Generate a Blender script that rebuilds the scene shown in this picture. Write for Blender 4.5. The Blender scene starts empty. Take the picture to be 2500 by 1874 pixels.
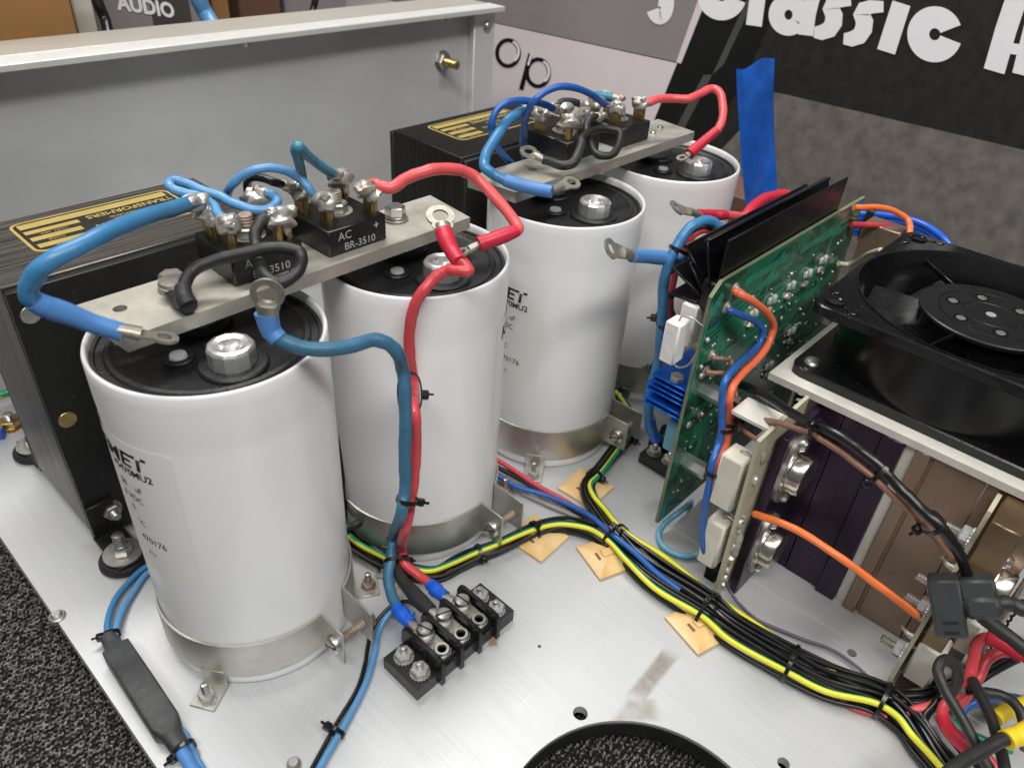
import bpy, bmesh, math, random
import numpy as np
from mathutils import Vector, Matrix
random.seed(7)
rng = np.random.default_rng(11)
S = 0.0107            # one modelling unit (about a centimetre) in metres
PI = math.pi
scene = bpy.context.scene
COL = scene.collection

# ---------------------------------------------------------------- camera
FPX, IW, IH = 1855.751834, 2500, 1874
CAM = np.array([-9.4380693, -21.66548313, 28.08568213])
RM = np.array([[0.68476021, -0.7262115, 0.06099436],
               [-0.38674739, -0.43305517, -0.81418037],
               [0.61768107, 0.53392892, -0.57739935]])     # world -> (right, down, forward)
cam = bpy.data.cameras.new('camera')
cam_o = bpy.data.objects.new('camera', cam)
COL.objects.link(cam_o)
cam.sensor_width = 36.0
cam.lens = FPX / IW * 36.0
cam.clip_start = 0.01
cam.clip_end = 30.0
cam.dof.use_dof = True
cam.dof.focus_distance = 0.34
cam.dof.aperture_fstop = 16.0
mw = Matrix.Identity(4)
for i in range(3):
    mw[i][0] = RM[0][i]; mw[i][1] = -RM[1][i]; mw[i][2] = -RM[2][i]; mw[i][3] = CAM[i] * S
cam_o.matrix_world = mw
scene.camera = cam_o

# ---------------------------------------------------------------- world and lamps (indoor, overhead panels)
world = bpy.data.worlds.new('World'); scene.world = world; world.use_nodes = True
bg = world.node_tree.nodes['Background']
bg.inputs[0].default_value = (0.98, 0.99, 1.0, 1); bg.inputs[1].default_value = 0.15
def area(name, loc, size, size_y, energy, target, col=(1, .985, .955)):
    l = bpy.data.lights.new(name, 'AREA'); l.shape = 'RECTANGLE'; l.size = size; l.size_y = size_y
    l.energy = energy; l.color = col
    o = bpy.data.objects.new(name, l); COL.objects.link(o); o.location = loc
    d = Vector(target) - Vector(loc); o.rotation_euler = d.to_track_quat('-Z', 'Y').to_euler()
    return o
area('ceiling_lamp', (0.20, 0.55, 1.50), 1.0, 0.26, 20.5, (0.1, 0, 0))
area('ceiling_lamp', (-0.75, -0.55, 1.60), 1.0, 0.26, 19.5, (0.1, 0, 0.1))
area('ceiling_lamp', (0.05, -1.0, 1.60), 1.0, 0.26, 17.5, (0.2, -0.1, 0.1))
vs = scene.view_settings
vs.view_transform = 'Standard'; vs.look = 'None'; vs.exposure = -0.12; vs.gamma = 1.0
scene.render.engine = 'CYCLES'

# ---------------------------------------------------------------- helpers
def P(px, py, z=None, x=None, y=None, d=None):
    """photo pixel + the plane the thing touches -> point in modelling units"""
    dep = d; d = RM.T @ np.array([(px - IW / 2) / FPX, (py - IH / 2) / FPX, 1.0])
    if dep is not None: return CAM + d * dep
    ax, v = (2, z) if z is not None else ((0, x) if x is not None else (1, y))
    return CAM + d * ((v - CAM[ax]) / d[ax])
def nz(v):
    v = np.asarray(v, float); return v / (np.linalg.norm(v) + 1e-12)
def frame(axis, up=(0, 0, 1)):
    a = nz(axis); u = np.asarray(up, float)
    if abs(a @ nz(u)) > .97: u = np.array([1., 0, 0])
    b = nz(np.cross(u, a)); c = np.cross(a, b)
    return a, b, c
def tmat(loc=(0, 0, 0), ex=(1, 0, 0), ey=(0, 1, 0), ez=(0, 0, 1)):
    m = np.eye(4); m[:3, 0] = ex; m[:3, 1] = ey; m[:3, 2] = ez; m[:3, 3] = loc; return m
def rotz(a, loc=(0, 0, 0)):
    c, s = math.cos(a), math.sin(a)
    return tmat(loc, (c, s, 0), (-s, c, 0), (0, 0, 1))
def axm(loc, ez, up=(0, 0, 1)):
    a, b, c = frame(ez, up); return tmat(loc, b, c, a)

class MB:
    """collects shapes into one mesh"""
    def __init__(s): s.v = []; s.f = []; s.m = []; s.T = np.eye(4); s.mi = 0
    def at(s, T): s.T = T; return s
    def add(s, V, F):
        V = np.asarray(V, float); b = len(s.v)
        V = V @ s.T[:3, :3].T + s.T[:3, 3]
        s.v.extend(V.tolist())
        flip = np.linalg.det(s.T[:3, :3]) < 0
        for f in F:
            f = [b + i for i in f]
            if flip: f.reverse()
            s.f.append(f); s.m.append(s.mi)
        return s
    def box(s, lo, hi, ch=0.0):
        lo = np.minimum(lo, hi) * 1.0 if False else np.array(lo, float); hi = np.array(hi, float)
        ch = min(ch, *(abs(hi - lo) * .49))
        if ch <= 0:
            V = [(x, y, z) for x in (lo[0], hi[0]) for y in (lo[1], hi[1]) for z in (lo[2], hi[2])]
            F = [(0, 1, 3, 2), (4, 6, 7, 5), (0, 4, 5, 1), (2, 3, 7, 6), (0, 2, 6, 4), (1, 5, 7, 3)]
            return s.add(V, F)
        c = (lo + hi) / 2; h = (hi - lo) / 2
        V = []; idx = {}
        for sx in (-1, 1):
            for sy in (-1, 1):
                for sz in (-1, 1):
                    for ax in range(3):
                        p = np.array([sx * (h[0] - ch), sy * (h[1] - ch), sz * (h[2] - ch)])
                        p[ax] += (sx, sy, sz)[ax] * ch
                        idx[(sx, sy, sz, ax)] = len(V); V.append(c + p)
        F = []
        for ax in range(3):
            o = [a for a in range(3) if a != ax]
            for sg in (-1, 1):
                q = []
                for a, b in ((-1, -1), (1, -1), (1, 1), (-1, 1)):
                    k = [0, 0, 0]; k[ax] = sg; k[o[0]] = a; k[o[1]] = b; q.append(idx[(*k, ax)])
                F.append(q)
            for a in (-1, 1):
                for b in (-1, 1):
                    k0 = [0, 0, 0]; k1 = [0, 0, 0]; k0[ax] = -1; k1[ax] = 1
                    k0[o[0]] = k1[o[0]] = a; k0[o[1]] = k1[o[1]] = b
                    F.append([idx[(*k0, o[0])], idx[(*k1, o[0])], idx[(*k1, o[1])], idx[(*k0, o[1])]])
        for sx in (-1, 1):
            for sy in (-1, 1):
                for sz in (-1, 1): F.append([idx[(sx, sy, sz, a)] for a in range(3)])
        b0 = len(s.v); n0 = len(s.f)
        Va = np.array(V)
        G = []
        for f in F:
            n = np.cross(Va[f[1]] - Va[f[0]], Va[f[2]] - Va[f[0]])
            G.append(f if n @ (Va[f].mean(0) - c) > 0 else f[::-1])
        return s.add(V, G)
    def lathe(s, prof, n=48, closed=True):
        V = []; F = []
        for r, z in prof:
            for k in range(n): a = 2 * PI * k / n; V.append((r * math.cos(a), r * math.sin(a), z))
        for i in range(len(prof) - 1):
            for k in range(n):
                k2 = (k + 1) % n
                F.append((i * n + k, i * n + k2, (i + 1) * n + k2, (i + 1) * n + k))
        if closed:
            F.append(tuple(range(n))[::-1]); F.append(tuple((len(prof) - 1) * n + k for k in range(n)))
        return s.add(V, F)
    def cyl(s, p0, p1, r0, r1=None, n=16, ch=0.0):
        r1 = r0 if r1 is None else r1
        p0 = np.asarray(p0, float); p1 = np.asarray(p1, float); L = np.linalg.norm(p1 - p0)
        old = s.T; s.T = old @ axm(p0, p1 - p0)
        if ch: s.lathe([(r0 - ch, 0), (r0, ch), (r1, L - ch), (r1 - ch, L)], n)
        else: s.lathe([(r0, 0), (r1, L)], n)
        s.T = old; return s
    def thread(s, p0, p1, r, pitch=.13, n=12):
        p0 = np.asarray(p0, float); p1 = np.asarray(p1, float); L = np.linalg.norm(p1 - p0)
        k = max(2, int(L / pitch)); prof = []
        for i in range(k):
            z = L * i / k; d = L / k
            prof += [(r * .84, z), (r, z + d * .5)]
        prof += [(r * .84, L * .985), (r * .6, L)]
        old = s.T; s.T = old @ axm(p0, p1 - p0); s.lathe(prof, n); s.T = old; return s
    def hexn(s, p0, p1, r):
        p0 = np.asarray(p0, float); p1 = np.asarray(p1, float); L = np.linalg.norm(p1 - p0); c = r * .13
        old = s.T; s.T = old @ axm(p0, p1 - p0)
        s.lathe([(r * .9, 0), (r, c), (r, L - c), (r * .88, L)], 6); s.T = old; return s
    def teeth(s, c, ax, r, h=.05, n=18):
        old = s.T; s.T = old @ axm(c, ax); V = []; F = []
        for k in range(2 * n):
            rr = r if k % 2 else r * .88; a = PI * k / n
            V += [(rr * math.cos(a), rr * math.sin(a), 0), (rr * math.cos(a), rr * math.sin(a), h)]
        N = 2 * n
        for k in range(N):
            k2 = (k + 1) % N; F.append((2 * k, 2 * k2, 2 * k2 + 1, 2 * k + 1))
        F.append([2 * k for k in range(N)][::-1]); F.append([2 * k + 1 for k in range(N)])
        s.add(V, F); s.T = old; return s
    def prism(s, poly, z0, z1):
        n = len(poly); A = sum(poly[i][0] * poly[(i + 1) % n][1] - poly[(i + 1) % n][0] * poly[i][1] for i in range(n))
        if A < 0: poly = poly[::-1]
        V = [(x, y, z0) for x, y in poly] + [(x, y, z1) for x, y in poly]
        F = [tuple(range(n))[::-1], tuple(range(n, 2 * n))] + [(i, (i + 1) % n, n + (i + 1) % n, n + i) for i in range(n)]
        return s.add(V, F)
    def ringprism(s, outer, inner, z0, z1):
        """plate with a hole: outer and inner rings of the same vertex count"""
        n = len(outer); V = []
        for z in (z0, z1):
            V += [(x, y, z) for x, y in outer] + [(x, y, z) for x, y in inner]
        F = []
        for i in range(n):
            j = (i + 1) % n
            F += [(i, n + i, n + j, j), (2 * n + i, 2 * n + j, 3 * n + j, 3 * n + i),
                  (i, j, 2 * n + j, 2 * n + i), (n + i, 3 * n + i, 3 * n + j, n + j)]
        return s.add(V, F)
    def tube(s, pts, r, n=10, cap=True, squash=1.0, tw=0.0, mats=None):
        pts = [np.asarray(p, float) for p in pts]; m = len(pts)
        rs = r if hasattr(r, '__len__') else [r] * m
        t = [nz(pts[min(i + 1, m - 1)] - pts[max(i - 1, 0)]) for i in range(m)]
        a, b, c = frame(t[0]); V = []; F = []
        for i in range(m):
            b = nz(b - t[i] * (b @ t[i])); c = np.cross(t[i], b)
            for k in range(n):
                th = 2 * PI * k / n + tw * i
                V.append(pts[i] + rs[i] * (math.cos(th) * b + squash * math.sin(th) * c))
        base = len(s.m)
        for i in range(m - 1):
            for k in range(n):
                k2 = (k + 1) % n; F.append((i * n + k, i * n + k2, (i + 1) * n + k2, (i + 1) * n + k))
        if cap: F.append(tuple(range(n))[::-1]); F.append(tuple((m - 1) * n + k for k in range(n)))
        s.add(V, F)
        if mats:
            for i in range(m - 1):
                for k in range(n): s.m[base + i * n + k] = mats[k % len(mats)]
        return s
    def blob(s, c, r, ax=(1, 1, 1), rough=.25, seed=0, lev=2):
        bm = bmesh.new(); bmesh.ops.create_icosphere(bm, subdivisions=lev, radius=1.0)
        rg = np.random.default_rng(seed)
        ph = rg.uniform(0, 6, (4, 3)); fr = rg.uniform(1.5, 4.5, (4, 3)); V = []
        for v in bm.verts:
            p = np.array(v.co); d = sum(math.sin(fr[i] @ p * 1.2 + ph[i][0]) for i in range(4)) / 4
            V.append(np.asarray(c) + r * p * np.asarray(ax) * (1 + rough * d))
        F = [[v.index for v in f.verts] for f in bm.faces]; bm.free()
        return s.add(V, F)
    def build(s, name, mats, parent=None, ang=38, origin=None):
        mats = mats if isinstance(mats, (list, tuple)) else [mats]
        V = np.array(s.v)
        if origin is None:
            origin = np.array(parent['_o']) if parent is not None else np.array([*((V.min(0) + V.max(0)) / 2)[:2], V[:, 2].min()])
        origin = np.asarray(origin, float)
        me = bpy.data.meshes.new(name)
        me.from_pydata(((V - origin) * S).tolist(), [], s.f)
        for m in mats: me.materials.append(m)
        me.polygons.foreach_set('material_index', s.m)
        me.polygons.foreach_set('use_smooth', [True] * len(s.f))
        me.update()
        me.set_sharp_from_angle(angle=math.radians(ang))
        o = bpy.data.objects.new(name, me); COL.objects.link(o)
        if parent is not None:
            o.parent = parent; o.location = [float(a) for a in (origin - np.array(parent['_o'])) * S]
        else: o.location = [float(a) for a in origin * S]
        o['_o'] = [float(a) for a in origin]
        return o
def tag(o, label, cat, group=None, kind=None):
    if label: o['label'] = label
    if cat: o['category'] = cat
    if group: o['group'] = group
    if kind: o['kind'] = kind
    return o
def thing(name, label, cat, loc, group=None):
    o = bpy.data.objects.new(name, None); COL.objects.link(o)
    o.empty_display_size = 0.01
    o.location = [float(a) * S for a in loc]; o['_o'] = [float(a) for a in loc]
    return tag(o, label, cat, group)
def copy_tree(root, loc, label, skip=()):
    r = root.copy(); COL.objects.link(r); r.location = [float(a) * S for a in loc]; r['_o'] = [float(a) for a in loc]; r['label'] = label
    for ch in root.children:
        if ch.name.split('.')[0] in skip: continue
        c = ch.copy(); COL.objects.link(c); c.parent = r
        for g in ch.children:
            d = g.copy(); COL.objects.link(d); d.parent = c
    return r
def cr(pts, sub=6):
    """Catmull-Rom through the points"""
    p = [np.asarray(q, float) for q in pts]
    if len(p) < 3:
        return [p[0] + (p[1] - p[0]) * t / sub for t in range(sub + 1)]
    p = [2 * p[0] - p[1]] + p + [2 * p[-1] - p[-2]]; out = []
    for i in range(1, len(p) - 2):
        a, b, c, d = p[i - 1:i + 3]
        ta = 0.0; tb = np.linalg.norm(b - a) ** .5 + 1e-6; tc = tb + np.linalg.norm(c - b) ** .5 + 1e-6; td = tc + np.linalg.norm(d - c) ** .5 + 1e-6
        for k in range(sub):
            t = tb + (tc - tb) * k / sub
            A1 = (tb - t) / (tb - ta) * a + (t - ta) / (tb - ta) * b
            A2 = (tc - t) / (tc - tb) * b + (t - tb) / (tc - tb) * c
            A3 = (td - t) / (td - tc) * c + (t - tc) / (td - tc) * d
            B1 = (tc - t) / (tc - ta) * A1 + (t - ta) / (tc - ta) * A2
            B2 = (td - t) / (td - tb) * A2 + (t - tb) / (td - tb) * A3
            out.append((tc - t) / (tc - tb) * B1 + (t - tb) / (tc - tb) * B2)
    out.append(p[-2]); return out
def PP(l):
    """[(px,py,z)] or [(px,py,'x'|'y',v)] -> points"""
    out = []
    for q in l:
        if len(q) == 3: out.append(P(q[0], q[1], z=q[2]))
        elif q[2] == 'p': out.append(np.array(q[3], float))
        else: out.append(P(q[0], q[1], **{q[2]: q[3]}))
    return out

# ---------------------------------------------------------------- materials
MT = {}
def mat(name, col, rough=.5, metal=0.0, var=.12, vs_=40, bump=.0, bs=400, spec=.5, coat=0.0, col2=None, stretch=None, trans=0.0, sss=0.0, dirt=0.0, rvar=.08):
    m = bpy.data.materials.new(name); m.use_nodes = True; nt = m.node_tree; N = nt.nodes; L = nt.links
    b = N['Principled BSDF']; b.inputs['Roughness'].default_value = rough; b.inputs['Metallic'].default_value = metal
    b.inputs['Specular IOR Level'].default_value = spec; b.inputs['Coat Weight'].default_value = coat
    b.inputs['Coat Roughness'].default_value = .12
    if trans: b.inputs['Transmission Weight'].default_value = trans
    if sss: b.inputs['Subsurface Weight'].default_value = sss; b.inputs['Subsurface Radius'].default_value = (.004, .003, .002); b.inputs['Subsurface Scale'].default_value = .5
    tc = N.new('ShaderNodeTexCoord'); mp = N.new('ShaderNodeMapping'); L.new(tc.outputs['Object'], mp.inputs[0])
    if stretch: mp.inputs['Scale'].default_value = stretch
    no = N.new('ShaderNodeTexNoise'); no.inputs['Scale'].default_value = vs_; no.inputs['Detail'].default_value = 6; no.inputs['Roughness'].default_value = .6
    L.new(mp.outputs[0], no.inputs['Vector'])
    rp = N.new('ShaderNodeValToRGB'); rp.color_ramp.elements[0].position = .28; rp.color_ramp.elements[1].position = .72
    c = np.array(col); c2 = np.array(col2) if col2 is not None else np.clip(c * (1 + var), 0, 1)
    rp.color_ramp.elements[0].color = (*(c * (1 - var)), 1); rp.color_ramp.elements[1].color = (*c2, 1)
    L.new(no.outputs['Fac'], rp.inputs[0])
    out = rp.outputs[0]
    if dirt:
        n3 = N.new('ShaderNodeTexNoise'); n3.inputs['Scale'].default_value = 900; n3.inputs['Detail'].default_value = 2
        L.new(tc.outputs['Object'], n3.inputs['Vector'])
        r3 = N.new('ShaderNodeValToRGB'); r3.color_ramp.elements[0].position = .68; r3.color_ramp.elements[1].position = .74
        r3.color_ramp.elements[0].color = (0, 0, 0, 1); r3.color_ramp.elements[1].color = (dirt, dirt, dirt, 1)
        L.new(n3.outputs['Fac'], r3.inputs[0])
        mx = N.new('ShaderNodeMix'); mx.data_type = 'RGBA'; L.new(r3.outputs[0], mx.inputs[0]); L.new(out, mx.inputs[6]); mx.inputs[7].default_value = (.42, .41, .38, 1)
        out = mx.outputs[2]
    L.new(out, b.inputs['Base Color'])
    if rvar:
        mr = N.new('ShaderNodeMapRange'); mr.inputs[3].default_value = max(.02, rough - rvar); mr.inputs[4].default_value = min(1, rough + rvar)
        n4 = N.new('ShaderNodeTexNoise'); n4.inputs['Scale'].default_value = vs_ * 2.3; L.new(mp.outputs[0], n4.inputs['Vector'])
        L.new(n4.outputs['Fac'], mr.inputs[0]); L.new(mr.outputs[0], b.inputs['Roughness'])
    if bump:
        n2 = N.new('ShaderNodeTexNoise'); n2.inputs['Scale'].default_value = bs; n2.inputs['Detail'].default_value = 4
        L.new(mp.outputs[0], n2.inputs['Vector'])
        bp = N.new('ShaderNodeBump'); bp.inputs['Strength'].default_value = bump; bp.inputs['Distance'].default_value = .0006
        L.new(n2.outputs['Fac'], bp.inputs['Height']); L.new(bp.outputs[0], b.inputs['Normal'])
    MT[name] = m; return m
mat('brushed_plate', (.53, .54, .55), .44, .3, .06, 34, .10, 90, stretch=(34, .7, 4), rvar=.07)
mat('panel_grey', (.56, .565, .57), .5, .25, .09, 14, .08, 90, stretch=(1, 1, 1.6), rvar=.1, dirt=.0)
mat('rail_white', (.66, .66, .64), .5, .3, .06, 60, .05, 200)
mat('panel_brushed', (.50, .47, .42), .48, .45, .14, 40, .1, 90, stretch=(1, 30, 30))
mat('steel', (.60, .585, .55), .33, 1.0, .15, 160, .05, 300)
mat('steel_dull', (.47, .455, .42), .45, .9, .22, 220, .12, 600)
mat('zinc', (.50, .50, .49), .55, .75, .2, 300, .2, 700)
mat('alu_bar', (.50, .48, .42), .5, .65, .14, 120, .12, 900, dirt=.3)
mat('tin_band', (.50, .485, .44), .40, .85, .14, 60, .05, 500, dirt=.15)
mat('post_alu', (.78, .78, .78), .30, .85, .06, 120, .04, 500)
mat('lug_tin', (.36, .34, .29), .45, .7, .2, 200, .08, 600)
mat('brass', (.56, .40, .16), .36, .95, .3, 220, .08, 500, col2=(.66, .50, .22))
mat('solder', (.42, .38, .31), .42, .65, .35, 260, .3, 700, col2=(.72, .71, .68))
mat('solder_burnt', (.33, .22, .12), .5, .6, .5, 320, .3, 700, col2=(.7, .66, .6))
mat('rusty', (.32, .19, .12), .6, .5, .35, 200, .2, 500, col2=(.45, .38, .32))
mat('sleeve_white', (.80, .80, .80), .30, 0, .012, 20, 0, 50, coat=.1, rvar=.02)
mat('sticker', (.785, .78, .76), .42, 0, .02, 60, .02, 200, rvar=.04)
mat('print_black', (.012, .012, .013), .55, 0, .2, 300)
mat('print_grey', (.42, .42, .42), .6, 0, .15, 500)
mat('lid_black', (.011, .011, .012), .45, 0, .25, 300, .45, 900, dirt=.12)
mat('plug_grey', (.30, .31, .32), .5, 0)
mat('plug_pale', (.46, .47, .44), .35, 0, .25, 120)
mat('black_plastic', (.007, .007, .0075), .26, 0, .3, 120, .06, 500, dirt=.1)
mat('black_bakelite', (.008, .008, .008), .30, 0, .35, 180, .1, 500, dirt=.2)
mat('fan_black', (.005, .005, .0055), .20, 0, .3, 60, .05, 300, dirt=.12)
mat('fan_duct', (.004, .004, .0045), .30, 0, .3, 60, .05, 300, spec=.5)
mat('fan_matt', (.007, .007, .0075), .42, 0, .3, 60, .1, 500, dirt=.2)
mat('black_rubber', (.010, .010, .0105), .48, 0, .3, 150, .1, 600, dirt=.15)
mat('heat_shrink', (.024, .025, .026), .5, 0, .3, 120, .15, 500, dirt=.12)
mat('shrink_worn', (.014, .0145, .015), .5, 0, .3, 45, .2, 400, col2=(.065, .067, .07), dirt=.15)
mat('wire_black', (.007, .007, .0075), .32, 0, .3, 150, .04, 500, dirt=.1)
mat('wire_soft_black', (.018, .018, .0185), .5, 0, .25, 100, .06, 400)
mat('wire_blue', (.045, .195, .39), .36, 0, .15, 70, .05, 400, dirt=.05)
mat('wire_teal', (.05, .22, .32), .4, 0, .25, 120, .08, 400)
mat('wire_lightblue', (.10, .28, .53), .34, 0, .12, 70, .03, 400)
mat('wire_paleblue', (.13, .36, .50), .34, 0, .12, 70, .03, 400)
mat('wire_deepblue', (.018, .10, .36), .34, 0, .15, 90, .04, 400)
mat('wire_slate', (.035, .13, .22), .45, 0, .2, 70, .05, 400)
mat('sleeve_blue', (.075, .22, .52), .5, 0, .14, 90, .12, 350, dirt=.1)
mat('crimp_blue', (.012, .11, .62), .3, 0, .1, 90, .05, 300)
mat('wire_red', (.55, .055, .065), .38, 0, .12, 70, .05, 400)
mat('wire_salmon', (.70, .10, .105), .36, 0, .1, 70, .05, 400)
mat('sleeve_red', (.52, .018, .045), .45, 0, .15, 90, .1, 300, dirt=.08)
mat('wire_orange', (.85, .19, .045), .34, 0, .08, 70, .05, 400)
mat('wire_coral', (.82, .16, .07), .36, 0, .1, 70, .12, 300)
mat('wire_brown', (.25, .125, .075), .36, 0, .2, 110, .08, 400)
mat('wire_grey', (.26, .25, .24), .45, 0, .15, 90)
mat('wire_purple', (.105, .085, .13), .4, 0, .15, 90)
mat('wire_beige', (.55, .50, .38), .45, 0, .15, 90)
mat('wire_yellow', (.74, .70, .035), .34, 0, .08, 90)
mat('wire_green', (.01, .27, .14), .36, 0, .12, 90)
mat('sleeve_yellow', (.80, .58, .03), .42, 0, .08, 90)
mat('ceramic', (.74, .73, .70), .75, 0, .05, 90, .55, 260)
mat('ceramic_old', (.62, .59, .51), .55, 0, .1, 60, .2, 260)
mat('pcb_edge', (.17, .18, .10), .6, 0, .2, 150, .1, 500)
mat('pcb_beige', (.44, .41, .29), .45, 0, .14, 120, .05, 300, dirt=.1)
mat('purple_anod', (.030, .016, .036), .32, .55, .3, 60, .06, 300, dirt=.15, stretch=(1, 1, .3))
mat('brown_anod', (.25, .175, .13), .36, .55, .14, 60, .08, 300, dirt=.25, stretch=(1, 1, .3))
mat('bronze_anod', (.19, .13, .075), .35, .7, .2, 60, .06, 300)
mat('black_anod', (.006, .006, .0075), .33, .4, .3, 60, .06, 300, dirt=.1)
mat('blue_anod', (.008, .13, .58), .28, .65, .2, 60, .04, 300)
mat('white_plate', (.62, .60, .54), .55, .15, .1, 120, .12, 500, dirt=.2)
mat('transistor', (.62, .58, .51), .24, 1.0, .12, 120, .03, 500)
mat('nylon_amber', (.74, .44, .15), .38, 0, .15, 60, .04, 300, sss=.2, col2=(.80, .60, .32))
mat('coil_dark', (.022, .018, .017), .6, 0, .4, 60, .3, 300)
mat('core_black', (.008, .0077, .0072), .42, .1, .35, 50, .12, 300, dirt=.15)
mat('gold_foil', (.58, .44, .14), .36, .35, .12, 60, .02, 300)
mat('foil_black', (.014, .014, .013), .4, 0, .2, 100)
mat('cardboard', (.34, .17, .055), .75, 0, .1, 40, .15, 200)
mat('card_white', (.62, .58, .50), .7, 0, .08, 40)
mat('tape_blue', (.010, .12, .56), .5, 0, .22, 70, .5, 120)
mat('plug_rubber', (.026, .028, .03), .5, 0, .15, 80, .08, 300)
mat('banner_dark', (.017, .0155, .0145), .55, 0, .5, 120, 0)
mat('banner_black', (.004, .004, .004), .5, 0, .3, 8, 0)
mat('banner_streak', (.07, .065, .062), .5, 0, .3, 8, 0)
mat('banner_concrete', (.155, .138, .128), .6, 0, .30, 95, .0, 60, col2=(.215, .195, .18))
mat('banner_taupe', (.27, .24, .245), .55, 0, .15, 5, 0)
mat('banner_pink', (.74, .67, .68), .55, 0, .1, 5, 0)
mat('banner_white', (.92, .92, .94), .5, 0, .02, 20)
mat('carpet_base', (.006, .006, .006), .95, 0, .4, 300)
mat('carpet_loop', (.004, .004, .004), .85, 0, .5, 420, .5, 2500, col2=(.30, .29, .27))
e_ = [n for n in MT['carpet_loop'].node_tree.nodes if n.type == 'VALTORGB'][0].color_ramp.elements; e_[0].position = .42; e_[1].position = .72
mat('bench', (.14, .07, .045), .6, 0, .2, 20)
mat('enamel', (.20, .12, .06), .5, .0, .2, 90)
def specks(m, amount=.5):
    """sparse dark grit and pale scuffs on a bare metal sheet"""
    nt = m.node_tree; N = nt.nodes; L = nt.links; b = N['Principled BSDF']; src = b.inputs['Base Color'].links[0].from_socket
    tc = N.new('ShaderNodeTexCoord'); vo = N.new('ShaderNodeTexVoronoi'); vo.inputs['Scale'].default_value = 42; L.new(tc.outputs['Object'], vo.inputs['Vector'])
    cm = N.new('ShaderNodeMath'); cm.operation = 'LESS_THAN'; L.new(vo.outputs['Distance'], cm.inputs[0])
    sx = N.new('ShaderNodeSeparateColor'); L.new(vo.outputs['Color'], sx.inputs[0])
    pw = N.new('ShaderNodeMath'); pw.operation = 'POWER'; L.new(sx.outputs[0], pw.inputs[0]); pw.inputs[1].default_value = 9
    ml = N.new('ShaderNodeMath'); ml.operation = 'MULTIPLY'; L.new(pw.outputs[0], ml.inputs[0]); ml.inputs[1].default_value = .045; L.new(ml.outputs[0], cm.inputs[1])
    mx = N.new('ShaderNodeMix'); mx.data_type = 'RGBA'; L.new(cm.outputs[0], mx.inputs[0]); L.new(src, mx.inputs[6]); mx.inputs[7].default_value = (.06, .05, .045, 1)
    n2 = N.new('ShaderNodeTexNoise'); n2.inputs['Scale'].default_value = 9; n2.inputs['Detail'].default_value = 5; L.new(tc.outputs['Object'], n2.inputs['Vector'])
    r2 = N.new('ShaderNodeValToRGB'); r2.color_ramp.elements[0].position = .5; r2.color_ramp.elements[1].position = .8; r2.color_ramp.elements[0].color = (0, 0, 0, 1); r2.color_ramp.elements[1].color = (.45, .45, .45, 1); L.new(n2.outputs['Fac'], r2.inputs[0])
    m2 = N.new('ShaderNodeMix'); m2.data_type = 'RGBA'; L.new(r2.outputs[0], m2.inputs[0]); L.new(mx.outputs[2], m2.inputs[6]); m2.inputs[7].default_value = (.52, .48, .42, 1)
    last = m2.outputs[2]
    for rz, pos in ((.5, .715), (-.9, .73), (1.9, .725)):      # sparse handling scratches in three directions
        mp = N.new('ShaderNodeMapping'); mp.inputs['Rotation'].default_value = (0, 0, rz); mp.inputs['Scale'].default_value = (1, 26, 1); L.new(tc.outputs['Object'], mp.inputs[0])
        ns = N.new('ShaderNodeTexNoise'); ns.inputs['Scale'].default_value = 26; ns.inputs['Detail'].default_value = 5; L.new(mp.outputs[0], ns.inputs['Vector'])
        rs = N.new('ShaderNodeValToRGB'); rs.color_ramp.elements[0].position = pos; rs.color_ramp.elements[1].position = pos + .03; rs.color_ramp.elements[0].color = (0, 0, 0, 1); rs.color_ramp.elements[1].color = (.3, .3, .3, 1); L.new(ns.outputs['Fac'], rs.inputs[0])
        m3 = N.new('ShaderNodeMix'); m3.data_type = 'RGBA'; L.new(rs.outputs[0], m3.inputs[0]); L.new(last, m3.inputs[6]); m3.inputs[7].default_value = (.74, .75, .76, 1) if rz > 0 else (.36, .36, .35, 1); last = m3.outputs[2]
    L.new(last, b.inputs['Base Color'])
specks(MT['brushed_plate'])
def laminated(name, axis, base, hi):
    m = bpy.data.materials.new(name); m.use_nodes = True; nt = m.node_tree; N = nt.nodes; L = nt.links; b = N['Principled BSDF']
    tc = N.new('ShaderNodeTexCoord'); mp = N.new('ShaderNodeMapping'); L.new(tc.outputs['Object'], mp.inputs[0])
    sc = [.6, .6, .6]; sc[axis] = 60; mp.inputs['Scale'].default_value = sc
    no = N.new('ShaderNodeTexNoise'); no.inputs['Scale'].default_value = 22; no.inputs['Detail'].default_value = 5; L.new(mp.outputs[0], no.inputs['Vector'])
    rp = N.new('ShaderNodeValToRGB'); rp.color_ramp.elements[0].position = .35; rp.color_ramp.elements[1].position = .7
    rp.color_ramp.elements[0].color = (*base, 1); rp.color_ramp.elements[1].color = (*hi, 1); L.new(no.outputs['Fac'], rp.inputs[0]); L.new(rp.outputs[0], b.inputs['Base Color'])
    b.inputs['Metallic'].default_value = .8; b.inputs['Roughness'].default_value = .36
    bp = N.new('ShaderNodeBump'); bp.inputs['Strength'].default_value = .35; bp.inputs['Distance'].default_value = .0008; L.new(no.outputs['Fac'], bp.inputs['Height']); L.new(bp.outputs[0], b.inputs['Normal'])
    MT[name] = m
laminated('laminations', 1, (.02, .018, .016), (.27, .255, .235))
laminated('laminations_dark', 1, (.016, .015, .014), (.04, .038, .034))
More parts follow.
